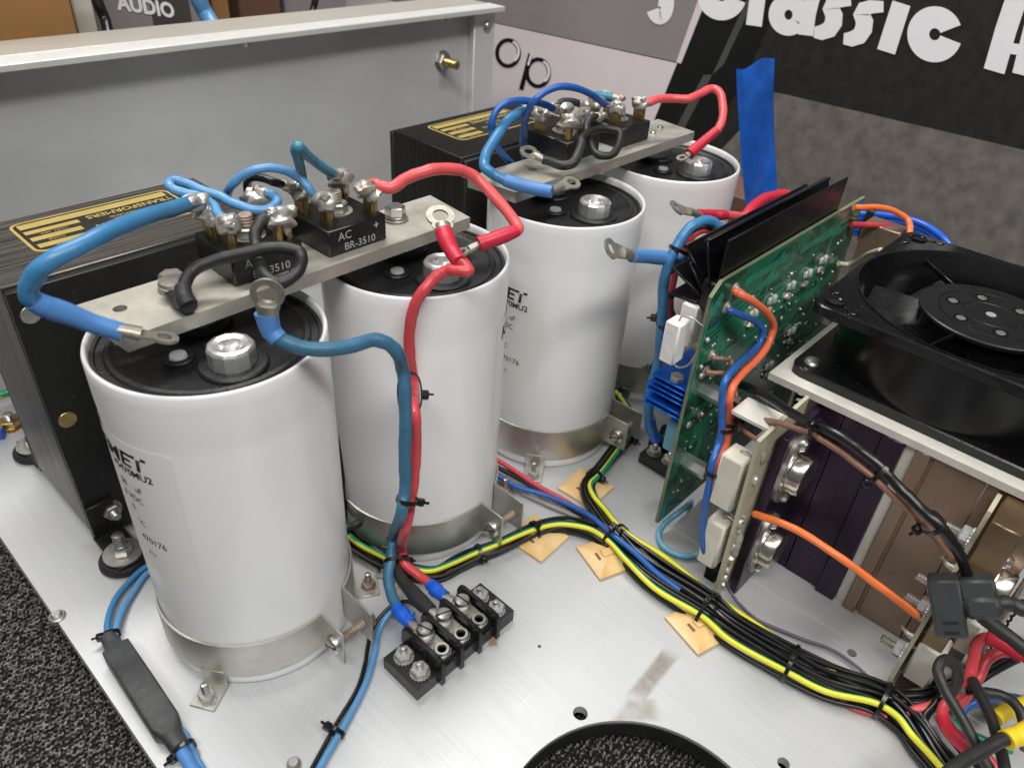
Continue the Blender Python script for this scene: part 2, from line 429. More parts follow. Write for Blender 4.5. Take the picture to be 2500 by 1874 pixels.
def pcb_green():
    m = bpy.data.materials.new('pcb_green'); m.use_nodes = True; nt = m.node_tree; N = nt.nodes; L = nt.links; b = N['Principled BSDF']
    tc = N.new('ShaderNodeTexCoord'); mp = N.new('ShaderNodeMapping'); L.new(tc.outputs['Object'], mp.inputs[0]); mp.inputs['Scale'].default_value = (1, 0.01, 2.6); mp.inputs['Rotation'].default_value = (0, .12, 0)
    vo = N.new('ShaderNodeTexVoronoi'); vo.inputs['Scale'].default_value = 55; vo.distance = 'CHEBYCHEV'; vo.feature = 'F1'; L.new(mp.outputs[0], vo.inputs['Vector'])
    rp = N.new('ShaderNodeValToRGB'); rp.color_ramp.interpolation = 'CONSTANT'
    rp.color_ramp.elements[0].color = (.006, .075, .045, 1); rp.color_ramp.elements[1].position = .5; rp.color_ramp.elements[1].color = (.014, .16, .09, 1)
    L.new(vo.outputs['Color'], rp.inputs[0])
    no = N.new('ShaderNodeTexNoise'); no.inputs['Scale'].default_value = 28; no.inputs['Detail'].default_value = 5; L.new(tc.outputs['Object'], no.inputs['Vector'])
    r2 = N.new('ShaderNodeValToRGB'); r2.color_ramp.elements[0].position = .52; r2.color_ramp.elements[1].position = .75; r2.color_ramp.elements[0].color = (0, 0, 0, 1); r2.color_ramp.elements[1].color = (.55, .55, .55, 1); L.new(no.outputs['Fac'], r2.inputs[0])
    mx = N.new('ShaderNodeMix'); mx.data_type = 'RGBA'; L.new(r2.outputs[0], mx.inputs[0]); L.new(rp.outputs[0], mx.inputs[6]); mx.inputs[7].default_value = (.10, .10, .055, 1); L.new(mx.outputs[2], b.inputs['Base Color'])
    b.inputs['Roughness'].default_value = .22; b.inputs['Coat Weight'].default_value = .4; b.inputs['Coat Roughness'].default_value = .1
    MT['pcb_green'] = m
pcb_green()
mat('pcb_trace', (.022, .25, .14), .25, 0, .25, 30, 0, 300, coat=.4)

# ---------------------------------------------------------------- small builders
_tc = {}
def textmesh(txt, size=1.0, bold=0.0):
    """flat glyph outlines as (verts2d, faces), left-aligned on the baseline"""
    k = (txt, size, bold)
    if k in _tc: return _tc[k]
    cu = bpy.data.curves.new('glyphs', 'FONT'); cu.body = txt; cu.size = size; cu.offset = bold; cu.fill_mode = 'FRONT'; cu.resolution_u = 3
    o = bpy.data.objects.new('glyphs', cu); COL.objects.link(o)
    me = bpy.data.meshes.new_from_object(o.evaluated_get(bpy.context.evaluated_depsgraph_get()))
    V = np.array([v.co for v in me.vertices]); F = [list(p.vertices) for p in me.polygons]
    bpy.data.objects.remove(o); bpy.data.meshes.remove(me)
    _tc[k] = (V, F); return V, F
def put_text(mb, txt, size, org, ex, ey, bold=0.0, xs=1.0, align='l', shear=0.0):
    V, F = textmesh(txt, size, bold)
    if not len(V): return mb
    w = V[:, 0].max() * xs
    off = {'l': 0, 'c': -w / 2, 'r': -w}[align]
    Q = [np.asarray(org) + (v[0] * xs + off + v[1] * shear) * np.asarray(ex) + v[1] * np.asarray(ey) for v in V]
    old = mb.T; mb.T = np.eye(4); mb.add(Q, F); mb.T = old; return mb
def circle(r, n=24, c=(0, 0), a0=0): return [(c[0] + r * math.cos(a0 + 2 * PI * k / n), c[1] + r * math.sin(a0 + 2 * PI * k / n)) for k in range(n)]
def lug(parent, eye, to, nrm, R=.46, r=.25, barrel=.20, col='lug_tin', blen=None, t=.09):
    """ring tongue: flat eye at 'eye', barrel running to 'to'; nrm is the flat's normal"""
    eye = np.asarray(eye, float); to = np.asarray(to, float); L = np.linalg.norm(to - eye)
    ex = nz(to - eye); n = nz(np.asarray(nrm) - ex * (np.asarray(nrm) @ ex)); ey = np.cross(n, ex)
    b = MB().at(tmat(eye, ex, ey, n))
    b.ringprism(circle(R, 24), circle(r, 24), -t / 2, t / 2)
    x0 = math.sqrt(max(.01, R * R - (R * .7) ** 2)); bl = blen or .45 * L
    b.prism([(x0, -R * .70), (R * 1.0, -R * .72), (L - bl + .05, -barrel * 1.2), (L - bl + .05, barrel * 1.2), (R * 1.0, R * .72), (x0, R * .70)], -t / 2 + .008, t / 2 - .008)
    b.tube([(L - bl - .12, 0, 0), (L - bl + .1, 0, .02), (L, 0, .03)], [barrel * 1.1, barrel * 1.08, barrel], 12, squash=.8)
    return b.build('ring_terminal', MT[col], parent)
PATHS = []
def strand(name, label, cat, pts, r, m, group=None, n=10, sub=6, parts=None, sq=1.0, t0=0, t1=0, e0=0, e1=0):
    """a wire; parts: list of (name, material, points, radius) that ride on it"""
    p = cr(PP(pts), sub); PATHS.append((label, p, r)); k = len(p); r0 = r; rj = np.random.default_rng(len(PATHS)); ph = rj.uniform(0, 6, 6)
    p = [q + r0 * .04 * np.array([math.sin(.55 * i + ph[0]) + .6 * math.sin(1.3 * i + ph[3]), math.sin(.62 * i + ph[1]), math.sin(.5 * i + ph[2]) + .5 * math.sin(1.1 * i + ph[4])]) * min(1, i / 4, (k - 1 - i) / 4) for i, q in enumerate(p)]
    r = [r0 * (1 + .025 * math.sin(.8 * i + ph[5]) + .015 * math.sin(2.1 * i + ph[0])) for i in range(k)]
    if t0: r[0] *= .35; r[1] *= .45; r[2] *= .8
    if t1: r[-1] *= .35; r[-2] *= .45; r[-3] *= .8
    if e0 or e1: parts = parts or []
    if parts is None:
        o = MB().tube(p, r, n).build(name, MT[m]); return tag(o, label, cat, group)
    mid = p[0]; root = thing(name, label, cat, (mid[0], mid[1], min(q[2] for q in p)), group)
    MB().tube(p, r, n).build('insulation', MT[m], root)
    for nm, mm, pp, rr in parts:
        q = cr(PP(pp), 5); k = len(q)
        rad = rr if not hasattr(rr, '__len__') else [float(np.interp(i / (k - 1), np.linspace(0, 1, len(rr)), rr)) for i in range(k)]
        MB().tube(q, rad, 12).build(nm, MT[mm], root)
    for on, i0, i1, sd_ in ((e0, 0, 2, 1), (e1, -1, -3, 2)):
        if on:
            ss = int(abs(p[0][0] * 31 + p[0][1] * 17)) + sd_; b = MB().at(axm(p[i0], p[i1] - p[i0])); R_ = max(r)
            b.blob((0, 0, .02), R_ * 1.12, (1, .95, 1.9), .28, ss, 3); b.blob((R_ * .5, .1, -R_ * 1.3), R_ * .8, (1, .9, 1.2), .4, ss + 9, 2); b.build('solder_joint', MT['solder' if ss % 2 else 'solder_burnt'], root)
    return root
TIES = 0
def tie(c, axis, a, b, label, up=(0, 0, 1), head=0.0, w=.16, t=.06, tail=.22, wide=1.0):
    """cable tie: a flat strap round a bundle of half-widths a (along 'side') and b (along 'up'); head angle in degrees"""
    root = thing('cable_tie', label, 'cable tie', (c[0], c[1], c[2] - b), 'black nylon cable ties')
    ax = nz(axis); u = nz(np.asarray(up, float) - ax * (np.asarray(up, float) @ ax)); sd = np.cross(ax, u)
    if sd @ RM[0] < 0: sd = -sd; ax = -ax
    T = tmat(c, sd, u, -ax); n = 26; V = []; F = []
    for k in range(n):
        th = 2 * PI * k / n; x, y = math.cos(th), math.sin(th)
        ex = abs(x) ** .8 * (1 if x > 0 else -1); ey = abs(y) ** .8 * (1 if y > 0 else -1)
        for dr, dz in ((0, -w / 2), (t, -w / 2), (t, w / 2), (0, w / 2)): V.append(((a + dr) * ex, (b + dr) * ey, dz))
    for k in range(n):
        k2 = (k + 1) % n
        for j in range(4):
            j2 = (j + 1) % 4; F.append((4 * k + j, 4 * k + j2, 4 * k2 + j2, 4 * k2 + j))
    m = MB().at(T); m.add(V, F); m.build('strap', MT['black_plastic'], root)
    h = math.radians(head); px, py = (a + t) * math.cos(h), (b + t) * math.sin(h)
    T2 = T @ tmat((px, py, 0), (math.cos(h), math.sin(h), 0), (-math.sin(h), math.cos(h), 0), (0, 0, 1))
    m = MB().at(T2); m.box((-.05, -.16, -w * .9), (.24, .16, w * .9), .05)
    m.box((.2, -.06, -w * .35), (.2 + tail, .0, w * .35), .02); m.build('head', MT['black_plastic'], root)
    return root
def autotie(px, py, keys, label, head=0.0, slack=.02, maxd=70, w=.16, tail=.22):
    """tie drawn tight round the registered wires passing this spot"""
    pts = []; tan = []; rad = []
    for lab, p, r in PATHS:
        if not any(k in lab for k in keys): continue
        A = np.array(p); q = (A - CAM) @ RM.T; uv = np.stack([IW / 2 + FPX * q[:, 0] / q[:, 2], IH / 2 + FPX * q[:, 1] / q[:, 2]], 1)
        d = np.hypot(uv[:, 0] - px, uv[:, 1] - py); i = int(d.argmin())
        if d[i] > maxd: continue
        pts.append(A[i]); rad.append(r); t = nz(A[min(i + 1, len(A) - 1)] - A[max(i - 1, 0)])
        if tan and t @ tan[0] < 0: t = -t
        tan.append(t)
    A = np.array(pts); ax = nz(np.mean(tan, 0)); c0 = A.mean(0)
    u = nz(CAM - c0); u = nz(u - ax * (u @ ax)); sd = np.cross(ax, u)
    R = np.array(rad); a_ = (A - c0) @ sd; b_ = (A - c0) @ u
    lo, hi = (a_ - R).min(), (a_ + R).max(); lo2, hi2 = (b_ - R).min(), (b_ + R).max()
    c = c0 + sd * (lo + hi) / 2 + u * (lo2 + hi2) / 2
    return tie(c, ax, (hi - lo) / 2 + slack, (hi2 - lo2) / 2 + slack, label, up=u, head=head, w=w, tail=tail)
def nutset(parent, c, ax, r=.3, L=.5, stud=.13, rust=False, washer=True, nut=.29):
    """stud with a hex nut and toothed washer standing on a surface, under parent as three parts"""
    ax = nz(ax); c = np.asarray(c, float)
    if washer: MB().teeth(c - ax * .01, ax, r * 1.12, .06).build('lock_washer', MT['zinc'], parent)
    MB().hexn(c + ax * .04, c + ax * (.04 + nut), r).build('nut', MT['rusty' if rust else 'zinc'], parent)
    MB().thread(c - ax * .05, c + ax * (.05 + nut + L), stud, .13).build('stud', MT['steel'], parent)
def slotscrew(parent, c, ax, r=.32, h=.16, slot=0.0, m='steel', name='screw_head'):
    ax = nz(ax); T = axm(c, ax)
    b = MB().at(T).lathe([(r, 0), (r, h * .5), (r * .85, h * .85), (r * .55, h)], 24)
    o = b.build(name, MT[m], parent)
    b = MB().at(T @ rotz(slot)); b.box((-r * .93, -.035, h * .75), (r * .93, .035, h + .006)); b.build('slot', MT['print_black'], o if o.parent is None or True else parent)
    return o

# ================================================================ setting: bench carpet, chassis plate, side panel
ZC = -1.9
o = MB().box((-130, -110, ZC - 1.0), (220, 160, ZC)).build('carpet', MT['carpet_base']); tag(o, None, None, kind='structure')
def tufts(name, rects, ex, pitch=.25):
    bm = bmesh.new(); bmesh.ops.create_icosphere(bm, subdivisions=1, radius=1.0)
    bv = np.array([v.co for v in bm.verts]); bf = [[v.index for v in f.verts] for f in bm.faces]; bm.free()
    V = []; F = []
    for (x0, x1, y0, y1) in rects:
        for i in range(int((x1 - x0) / pitch)):
            for j in range(int((y1 - y0) / (pitch * .8))):
                x = x0 + (i + .5 * (j % 2)) * pitch + random.uniform(-.06, .06); y = y0 + j * pitch * .8 + random.uniform(-.06, .06)
                if ex(x, y): continue
                for s_ in (-1, 1):
                    a = random.uniform(-.5, .5) + (.6 if s_ > 0 else -.4); rr = random.uniform(.06, .085)
                    q = bv * (rr * 1.75, rr * .8, rr * .95)
                    t = s_ * random.uniform(.35, .75); q = np.stack([q[:, 0] * math.cos(t) - q[:, 2] * math.sin(t), q[:, 1], q[:, 0] * math.sin(t) + q[:, 2] * math.cos(t)], 1)
                    c, s = math.cos(a), math.sin(a); q = np.stack([q[:, 0] * c - q[:, 1] * s, q[:, 0] * s + q[:, 1] * c, q[:, 2]], 1)
                    b = len(V) * 12
                    V.append(q + (x + s_ * .05, y, ZC + .08 + random.uniform(0, .07)))
                    F += [[b + k for k in f] for f in bf]
    m = MB(); m.v = np.concatenate(V).tolist(); m.f = F; m.m = [0] * len(F)
    o = m.build(name, MT['carpet_loop'], ang=180); return tag(o, 'black and charcoal loop pile of the bench carpet', 'carpet', kind='stuff')
HC = (3.4, -18.1); HR = 5.15
tufts('carpet_pile', [(-19.5, -4.6, -16, 17)], lambda x, y: x < -8.2 - (y + 16) * .04 - 8.5 * (y < 4) * 1.0 and False)
tufts('carpet_pile', [(-3.2, 10.5, -25, -11.8)], lambda x, y: (x - HC[0]) ** 2 + (y - HC[1]) ** 2 > 6.6 ** 2)

def holed_plate(outer, holes, z0, z1):
    bm = bmesh.new(); es = []
    for loop in [outer] + holes:
        vs_ = [bm.verts.new((x, y, 0)) for x, y in loop]
        for i in range(len(vs_)): es.append(bm.edges.new((vs_[i], vs_[(i + 1) % len(vs_)])))
    bmesh.ops.triangle_fill(bm, use_beauty=True, use_dissolve=False, edges=es)
    bm.verts.ensure_lookup_table(); bm.verts.index_update()
    V2 = [tuple(v.co)[:2] for v in bm.verts]; T = [[v.index for v in f.verts] for f in bm.faces]; n = len(V2); bm.free()
    V = [(x, y, z1) for x, y in V2] + [(x, y, z0) for x, y in V2]; F = []
    for t in T:
        a, b, c = (np.array(V2[i]) for i in t)
        up = (b - a)[0] * (c - a)[1] - (b - a)[1] * (c - a)[0] > 0
        t = t if up else t[::-1]; F.append(t); F.append([i + n for i in t[::-1]])
    k = 0
    for li, loop in enumerate([outer] + holes):
        m = len(loop)
        for i in range(m):
            a, b = k + i, k + (i + 1) % m; F.append([a, a + n, b + n, b] if li else [a, a + n, b + n, b])
        k += m
    return V, F
ch = thing('amplifier_chassis', 'open brushed aluminium amplifier chassis plate with a tall grey side panel', 'chassis', (14, -5, ZC))
XL = -6.6
outer = [(XL, -44), (36.2, -44), (36.2, 22.85), (XL, 22.85)]
hs = [circle(HR, 72, HC)]
for (a, b), r in (((1417, 1740), .30), ((2080, 1593), .21), ((1913, 1862), .24)):
    q = P(a, b, z=0); hs.append(circle(r, 20, q[:2]))
V, F = holed_plate(outer, hs, -.42, 0)
m = MB(); m.add(V, F); base = m.build('base_plate', MT['brushed_plate'], ch)
m = MB(); m.box((XL + .02, -44, -.95), (XL + .3, 22.8, -.43), .03); m.build('edge_flange', MT['brushed_plate'], base)
m = MB(); m.box((XL + 1.6, -40, ZC), (XL + 2.2, 22, -.43)); m.box((34.8, -40, ZC), (35.4, 22, -.43)); m.build('base_runner', MT['black_plastic'], ch)
# raised seam plate under the heat-sink tower
m = MB(); m.box((17.5, -40, -.02), (36, -9.0, .06), .02); m.build('floor_sheet', MT['brushed_plate'], ch)
m = MB().at(tmat((HC[0], HC[1], 0))); m.lathe([(HR - .005, -.12), (HR - .05, -.13), (HR - .06, -.2), (HR - .06, -.95), (HR + .3, -.95), (HR + .3, -.45), (HR - .02, -.43)], 96, False); m.build('hole_ring', MT['black_rubber'], ch)  # black ring lining the big round hole, just below the plate's top
# press-fit stud on the plate edge and stray screw head
q = P(140, 1505, z=0); m = MB(); m.cyl(q + (.0, 0, -.2), q + (0, 0, .12), .36, .34, 20, .05); m.cyl(q + (0, 0, .1), q + (0, 0, .26), .26, .2, 16, .04); m.build('press_stud', MT['steel_dull'], ch)
q = P(718, 1868, z=0); m = MB(); m.cyl(q, q + (0, 0, .3), .27, .22, 16, .05); m.build('press_stud', MT['steel_dull'], ch)
# thermal-paste smears on the plate
def smear(name, px, col, al):
    mm = bpy.data.materials.new(name + '_film'); mm.use_nodes = True; nt = mm.node_tree; N = nt.nodes; L = nt.links; b = N['Principled BSDF']
    b.inputs['Base Color'].default_value = (*col, 1); b.inputs['Roughness'].default_value = .6
    tc = N.new('ShaderNodeTexCoord'); no = N.new('ShaderNodeTexNoise'); no.inputs['Scale'].default_value = 120; no.inputs['Detail'].default_value = 8; L.new(tc.outputs['Object'], no.inputs['Vector'])
    rp = N.new('ShaderNodeValToRGB'); rp.color_ramp.elements[0].position = .25; rp.color_ramp.elements[1].position = .7
    rp.color_ramp.elements[0].color = (al * .35, al * .35, al * .35, 1); rp.color_ramp.elements[1].color = (al, al, al, 1); L.new(no.outputs['Fac'], rp.inputs[0])
    at = N.new('ShaderNodeAttribute'); at.attribute_name = 'fade'; ml = N.new('ShaderNodeMath'); ml.operation = 'MULTIPLY'; L.new(rp.outputs[0], ml.inputs[0]); L.new(at.outputs['Fac'], ml.inputs[1]); L.new(ml.outputs[0], b.inputs['Alpha'])
    Q = [P(a, c, z=.004) for a, c in px]; n = 17; V = []; F = []; fd = []
    for i in range(n):
        for k in range(n):
            u, v = i / (n - 1), k / (n - 1); V.append(Q[0] * (1 - u) * (1 - v) + Q[1] * u * (1 - v) + Q[2] * u * v + Q[3] * (1 - u) * v)
            e = min(u, 1 - u, v, 1 - v) * 4.5; fd.append(min(1, e) ** 1.3)
    for i in range(n - 1):
        for k in range(n - 1): F.append((i * n + k, (i + 1) * n + k, (i + 1) * n + k + 1, i * n + k + 1))
    m = MB(); m.add(V, F); o = m.build(name, mm, ch); a = o.data.attributes.new('fade', 'FLOAT', 'POINT'); a.data.foreach_set('value', fd); return o
smear('smear', [(1622, 1572), (1668, 1598), (1572, 1720), (1518, 1700)], (.24, .19, .12), .6)
smear('smear', [(1530, 1700), (1605, 1700), (1622, 1762), (1470, 1770)], (.36, .31, .24), .45)
smear('smear', [(1190, 1552), (1216, 1552), (1216, 1578), (1190, 1580)], (.3, .17, .07), .7)
smear('smear', [(330, 1230), (420, 1350), (330, 1480), (180, 1330)], (.45, .36, .24), .35)
# side panel
YW = 22.8
sp = MB(); sp.box((-24, YW, -.42), (36.2, 26.45, 18.2), .25); spo = sp.build('side_panel', MT['panel_brushed'], ch)
m = MB(); m.box((-24, YW - .06, 0.0), (36.15, YW + .02, 17.88)); m.build('panel_liner', MT['panel_grey'], spo)
m = MB(); m.box((-24, 21.15, 17.86), (36.15, YW + .1, 18.22), .05); m.build('top_rail', MT['rail_white'], spo)
m = MB(); m.box((33.9, 22.1, 0), (36.1, YW - .05, 17.85), .06); m.build('corner_angle', MT['rail_white'], spo)
q = P(1190, 65, y=22.1); m = MB(); m.cyl(q, q + (0, -.22, 0), .42, .34, 20, .06); m.build('rail_screw', MT['steel'], ch)
for a, b in ((565, 88), (1110, 47)):
    q = P(a, b, z=17.86); q[1] = 21.9; m = MB(); m.cyl(q + (0, 0, .05), q + (0, 0, -.32), .45, .38, 20, .06); m.build('rail_screw', MT['steel_dull'], ch)
q = P(1078, 148, y=YW); m = MB(); m.hexn(q, q + (0, -.55, 0), .62); m.cyl(q + (0, .02, 0), q + (0, -.12, 0), .78, .74, 20); m.build('stud_nut', MT['steel'], ch)
m = MB(); m.thread(q, q + (0, -1.75, 0), .34, .14); m.build('panel_stud', MT['brass'], ch)

# ================================================================ capacitors
CH = 14.3
CAPS = [(0, 0), (9.106, .082), (18.875, .181), (28.021, .193)]
cap = thing('electrolytic_capacitor', '', 'capacitor', (0, 0, 0), 'white screw-terminal capacitors in a row')
prof = [(0.01, .05), (3.3, .05), (3.62, .0), (3.76, .03), (3.84, .16), (3.86, .5), (3.86, 11.5), (3.845, 11.85), (3.84, 12.1), (3.845, 12.4), (3.86, 12.8), (3.865, 13.8), (3.86, 14.18), (3.83, 14.27), (3.78, 14.30), (3.73, 14.27), (3.69, 14.12), (3.67, 13.86)]
MB().lathe(prof, 96).build('can', MT['sleeve_white'], cap, 60)
prof = [(3.69, 13.8), (3.69, 13.98), (3.56, 13.98), (3.52, 13.9), (3.30, 13.9), (3.24, 14.0), (3.10, 14.02), (3.02, 13.94), (2.95, 13.92), (.01, 13.92)]
lid = MB().lathe(prof[::-1], 96).build('lid', MT['lid_black'], cap, 30)
for k, (dx, dy) in enumerate(((-.25, -1.9), (.25, 1.25))):
    m = MB().at(tmat((dx, dy, 0))); m.lathe([(1.1, 13.9), (1.1, 14.02), (1.05, 14.08), (.80, 14.1), (.6, 14.1)], 40); m.build('terminal_collar', MT['lid_black'], lid, 30)
    h = 15.0 if k else 14.76
    m = MB().at(tmat((dx, dy, 0)) @ rotz(.25))
    m.lathe([(.76, 14.0), (.76, h - .12), (.70, h - .03), (.58, h), (.40, h - .05), (.30, h - .24), (.15, h - .32), (.01, h - .32)], 12); m.build('terminal_post', MT['post_alu'], cap, 25)
m = MB().at(tmat((-1.35, -.45, 0))); m.lathe([(.5, 13.9), (.52, 14.0), (.48, 14.06), (.34, 14.07), (.33, 14.02)], 32); vp = m.build('vent_plug', MT['lid_black'], cap)
m = MB().at(tmat((-1.35, -.45, 0))); m.lathe([(.30, 14.0), (.26, 14.12), (.01, 14.13)], 24); m.build('vent_disc', MT['plug_grey'], vp)
# wrapped sticker and its print
def wrap(mb, pts, r):
    return [(r * math.cos(a), r * math.sin(a), z) for a, z in pts]
A0, A1 = math.radians(-142), math.radians(-212)
st = MB(); n = 28; V = []; F = []
zt, zb = 12.02, 5.85
def edge(a): # rounded corner near the right end
    d = (A0 - a) * 3.87; rr = .25
    return rr - math.sqrt(max(0, rr * rr - (rr - d) ** 2)) if d < rr else 0
for i in range(n + 1):
    t_ = (i / n) ** 1.6; a = A0 + (A1 - A0) * t_; e = edge(a)
    for rr, z in ((3.872, zb + e), (3.874, zt - e)): V.append((rr * math.cos(a), rr * math.sin(a), z))
for i in range(n): F.append((2 * i, 2 * i + 1, 2 * i + 3, 2 * i + 2))
# sticker follows the can's shallow bead: keep a hair proud of it
stk = st.add(V, F).build('sticker', MT['sticker'], cap, 60)
def cyl_text(txt, size, a_right, z, bold=0., xs=1., shear=0.0):
    Vt, Ft = textmesh(txt, size, bold); w = Vt[:, 0].max()
    m = MB(); Q = []
    for v in Vt:
        u = (v[0] - w) * xs + v[1] * shear; a = math.radians(a_right) + u / 3.885; Q.append((3.886 * math.cos(a), 3.886 * math.sin(a), z + v[1]))
    m.add(Q, Ft); return m.build('print', MT['print_black'], stk, 180)
cyl_text('KEMET', .86, -156.5, 11.02, .02, 1.25, .12)
cyl_text('V5470MU2', .42, -154.5, 10.62, .008, 1.05)
cyl_text('00    uF', .38, -164, 9.90)
cyl_text('0 VDC', .38, -165.5, 9.38)
cyl_text('%', .34, -174, 8.86)
cyl_text('°C', .38, -169.7, 8.18)
cyl_text('470176', .42, -158, 7.42)
cyl_text('E.U.', .26, -167.5, 6.75)
CL = ['white capacitor beside the black inline fuse sleeve, its label facing the chassis edge',
      'white capacitor with the thick red and blue wire pair running down its side',
      'white capacitor under a blue ring terminal, its label half hidden behind another can',
      'white capacitor at the end of the row beside the blue tape']
cap['label'] = CL[0]; cap.location = (0, 0, .001)
caps = [cap] + [copy_tree(cap, (CAPS[i][0], CAPS[i][1], .1), CL[i]) for i in (1, 2, 3)]
caps[0].location = (0, 0, .05 * S)
for c in caps: c.location.z = .02 * S
for ci, (da, dz) in ((1, (140, 0)), (2, (-7.5, -.98)), (3, (150, 0))):
    for g in caps[ci].children:
        if g.name.startswith('sticker'): g.rotation_euler.z = math.radians(da); g.location.z += dz * S
for d in list(caps[1].children):      # its label faces away from view but is the same can
    pass

# ---------------------------------------------------------------- clamps
cl = thing('capacitor_clamp', '', 'clamp', (0, 0, 0), 'plated band clamps round the capacitors')
RB = 3.93; b0, b1 = math.radians(-60), math.radians(-82 + 360)
m = MB(); n = 60; V = []; F = []
for i in range(n + 1):
    a = b0 + (b1 - b0) * i / n
    for rr, z in ((RB - .04, .80), (RB + .05, .78), (RB + .05, 2.64), (RB - .04, 2.66)): V.append((rr * math.cos(a), rr * math.sin(a), z))
for i in range(n):
    for j in range(4):
        j2 = (j + 1) % 4; F.append((4 * i + j, 4 * i + 4 + j, 4 * i + 4 + j2, 4 * i + j2))
F += [(0, 1, 2, 3), (4 * n + 3, 4 * n + 2, 4 * n + 1, 4 * n)]
m.add(V, F); m.build('band', MT['tin_band'], cl, 40)
for a, sg in ((b1, -1), (b0, 1)):
    c0 = np.array([RB * math.cos(a), RB * math.sin(a)]); x = c0[0]
    e = MB(); pts = [(c0[0], c0[1]), (x + .10 * -sg * 0 , c0[1] - .12), (x + sg * -.02, -5.35)]
    e.box((x - .045, -5.3, .78), (x + .045, c0[1] + .02, 2.62), .012); e.build('ear', MT['tin_band'], cl)
xl = RB * math.cos(b1); xr = RB * math.cos(b0)
m = MB(); m.thread((xl - .05, -4.72, 1.55), (xr + .5, -4.72, 1.55), .20, .12); m.build('clamp_screw', MT['rusty'], cl)
slotscrew(cl, (xl - .04, -4.72, 1.55), (-1, 0, 0), .42, .24, .5)
m = MB(); m.hexn((xr + .04, -4.72, 1.55), (xr + .38, -4.72, 1.55), .38); m.build('nut', MT['brass'], cl)
for a in (-149, -31, 90):
    a = math.radians(a); T = rotz(a)
    m = MB().at(T); m.box((RB + .0, -.52, .03), (RB + .07, .52, 1.0), .01); m.box((RB + .0, -.52, .02), (RB + 1.12, .52, .10), .02); m.build('foot_tab', MT['tin_band'], cl)
    c = T[:3, :3] @ np.array([RB + .68, 0, .1])
    nutset(cl, c, (0, 0, 1), .33, .55, .15, rust=(a > -1 and a < 0))
CLL = ['plated band clamp round the base of the capacitor beside the inline fuse sleeve',
       'plated band clamp round the base of the capacitor with the red and blue wire pair',
       'plated band clamp with a slotted screw beside the green and yellow wire branch',
       'plated band clamp on the last capacitor, mostly hidden behind the green board']
cl['label'] = CLL[0]
cls = [cl] + [copy_tree(cl, (CAPS[i][0], CAPS[i][1], 0), CLL[i]) for i in (1, 2, 3)]
cls[2].rotation_euler.z = math.radians(4); cls[3].rotation_euler.z = math.radians(-6)

# ================================================================ rectifier bars and bridge rectifiers
def bar(x0, x1, y0, y1, label, holes, skew=0.0):
    r = thing('rectifier_bar', label, 'metal bar', ((x0 + x1) / 2, (y0 + y1) / 2, 15.0), 'aluminium bars bridging two capacitors')
    V, F = holed_plate([(x0 + skew, y0), (x1 - .3, y0), (x1, y1), (x0, y1)], [circle(a, 16, (b, c)) for a, b, c in holes], 15.0, 15.5)
    m = MB(); m.add(V, F); m.build('bar_plate', MT['alu_bar'], r); return r
q = P(293, 753, z=15.5)
b1o = bar(-3.15, 11.65, -.75, 2.05, 'long aluminium bar on the two capacitors nearest the inline fuse sleeve', [(.22, q[0], q[1])], .28)
def hexbolt(parent, c, r=.5):
    c = np.asarray(c, float)
    m = MB(); m.cyl(c, c + (0, 0, .1), r * 1.25, None, 24, .02); m.cyl(c + (0, 0, .09), c + (0, 0, .2), r * 1.12, r * 1.1, 24, .03); m.build('spring_washer', MT['steel_dull'], parent)
    m = MB(); m.hexn(c + (0, 0, .18), c + (0, 0, .58), r); m.lathe([(0.01, 0)], 3) if False else None; m.build('hex_bolt', MT['steel'], parent)
hexbolt(b1o, P(965, 535, z=15.5), .42); hexbolt(b1o, P(425, 705, z=15.5), .40)
q2 = P(1300, 414, z=15.5)
b2o = bar(14.5, 30.0, -.05, 2.65, 'long aluminium bar on the two capacitors nearest the printed banner', [(.24, q2[0], q2[1])], .35)
for a, b in ((1594, 325), (1612, 312)):
    q = P(a, b, z=15.5); m = MB(); m.cyl(q - (0, 0, .1), q + (0, 0, .12), .2, .16, 14, .03); m.build('screw_tip', MT['steel'], b2o)
